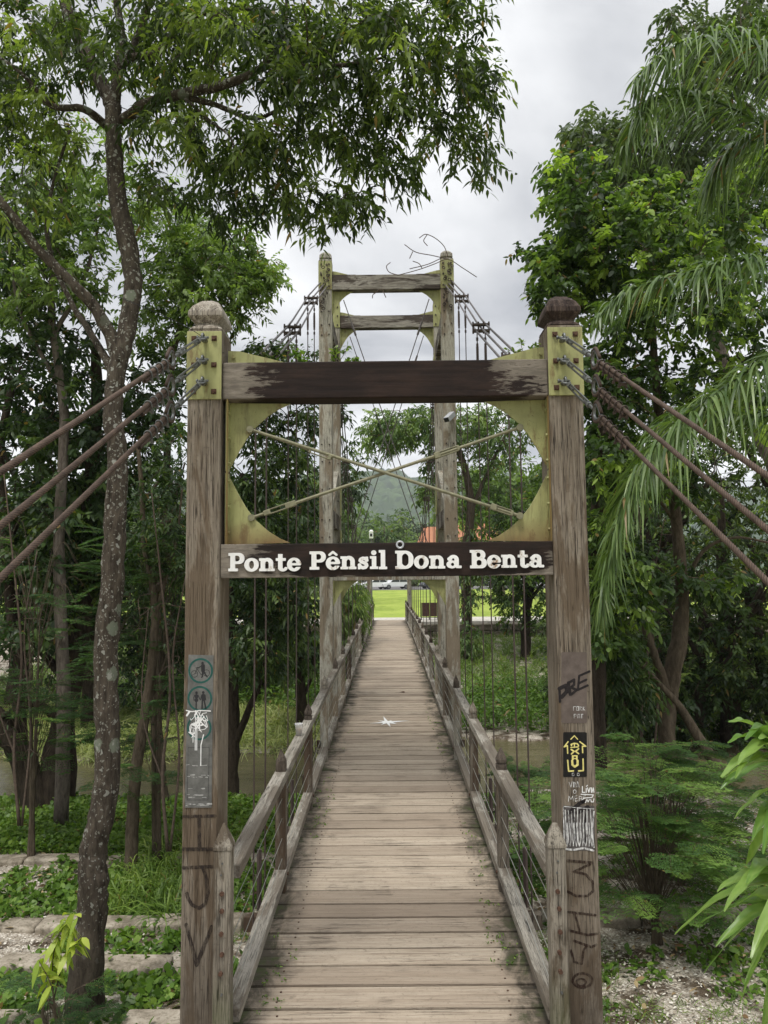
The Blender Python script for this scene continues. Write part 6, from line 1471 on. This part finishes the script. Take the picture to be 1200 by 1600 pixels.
# pale chips on the gravel
lv = Leaves(); xy = np.concatenate([area(1.1, 8, 4.4, 12.6, 26000, 61, .40, 1.1), area(-8, -1.1, 4.4, 12.6, 9000, 65, .5, 1.1)]); z = gz(xy[:, 0], xy[:, 1]) + rng.uniform(.004, .016, len(xy))
lv.add(np.column_stack([xy, z]), rdir(len(xy), 0, .25), rng.uniform(.012, .034, len(xy)), rng.uniform(.01, .024, len(xy)), 0, np.array([.6, 1, .5]), None, .4)
m = NM('pale_stone_chips', .9, .1); m.base(m.ramp(m.attr('tint'), [(0, (.30, .25, .19)), (.5, (.52, .47, .39)), (1, (.74, .70, .62))])); M['chips'] = m.m
tag(lv.build('gravel_chips', M['chips']), 'pale stone chips and dry litter on both banks beside the bridge', None, None, 'stuff')
for nm_, x0_, x1_, sd_ in (('left', -8, -1.15, 91), ('right', 1.15, 8, 93)):
    xy = area(x0_, x1_, 4.5, 13.2, 1500, sd_, .35); z = gz(xy[:, 0], xy[:, 1]) + rng.uniform(.01, .09, len(xy)); lv = Leaves()
    lv.add(np.column_stack([xy, z]), rdir(len(xy), 0, .35), rng.uniform(.04, .10, len(xy)), rng.uniform(.018, .04, len(xy)), .25, LEAF, None, .5)
    m = NM('dry_leaf_litter_' + nm_, .9, .1); m.base(m.ramp(m.attr('tint'), [(0, (.07, .04, .02)), (.5, (.20, .13, .065)), (.94, (.38, .30, .16))]))
    tag(lv.build('leaf_litter', m.m), 'dry brown leaves scattered on the %s bank' % nm_, None, None, 'stuff')
# reeds of the far bank
def over_water(y0, y1, n, x0, x1, seed, thr=.3):
    return area(x0, x1, y0, y1, n, seed, thr)
scatter('river_reeds', 'long pale grass bent over the far river edge on the left', M['reed'], over_water(17.2, 23, 2200, -17, -1.4, 71), 13, 1.15, .022, .85, BLADE, .9, .6, cl=.10, zoff=.05, tb=.55)
scatter('bank_grass', 'tall green grass on the far bank slope', M['grass'], over_water(22.5, 34.3, 6500, -14, 16, 77, .2), 11, .62, .022, .5, BLADE, 1.4, .6, cl=.10, tb=.35)
scatter('riverside_shrubs', 'leafy scrub along the far river edge on the right', M['leaf_weed'], over_water(19.6, 25, 900, 1.5, 10, 81, .35), 22, .17, .05, .4, LANCE, .5, .7, cl=.28, zoff=.35, tb=.25)
scatter('riverside_shrubs', 'scrub along the far bank on the left', M['leaf_weed'], over_water(22, 31, 700, -9, -1.6, 83, .35), 22, .17, .06, .4, LEAF, .6, .7, cl=.3, zoff=.4, tb=.25)
# moss sprigs on the deck edges
n = 260; yy = rng.uniform(3.7, 12, n); sx_ = np.where(rng.random(n) < .5, -1, 1); xx = sx_ * rng.uniform(.55, .72, n); k = vnoise(xx * 3, yy, 1.5, 90) > .55
B = np.column_stack([xx, yy, cz(yy) + .006])[k]; lv = Leaves(); B = np.repeat(B, 6, 0) + rng.normal(0, .012, (len(B) * 6, 3)) * np.array([1, 1, 0])
lv.add(B, rdir(len(B), .5, .4), rng.uniform(.008, .022, len(B)), .009, .2, LEAF, None, .5)
tag(lv.build('deck_moss', M['leaf_weed']), 'tiny weeds and moss rooted along the plank edges', None, None, 'stuff')
# ------------------------------------------------------------------ thin humid air
hb = MB(); hb.box(-1300, 1300, -60, 1700, -5.2, 230)
hm = bpy.data.materials.new('humid_air'); hm.use_nodes = True; hn = hm.node_tree.nodes; hn.clear()
ho = hn.new('ShaderNodeOutputMaterial'); hv = hn.new('ShaderNodeVolumePrincipled'); hv.inputs['Density'].default_value = HAZE
hv.inputs['Color'].default_value = (.92, .95, 1, 1); hm.node_tree.links.new(hv.outputs[0], ho.inputs['Volume'])
tag(hb.build('haze', hm), kind='stuff')
#--END--
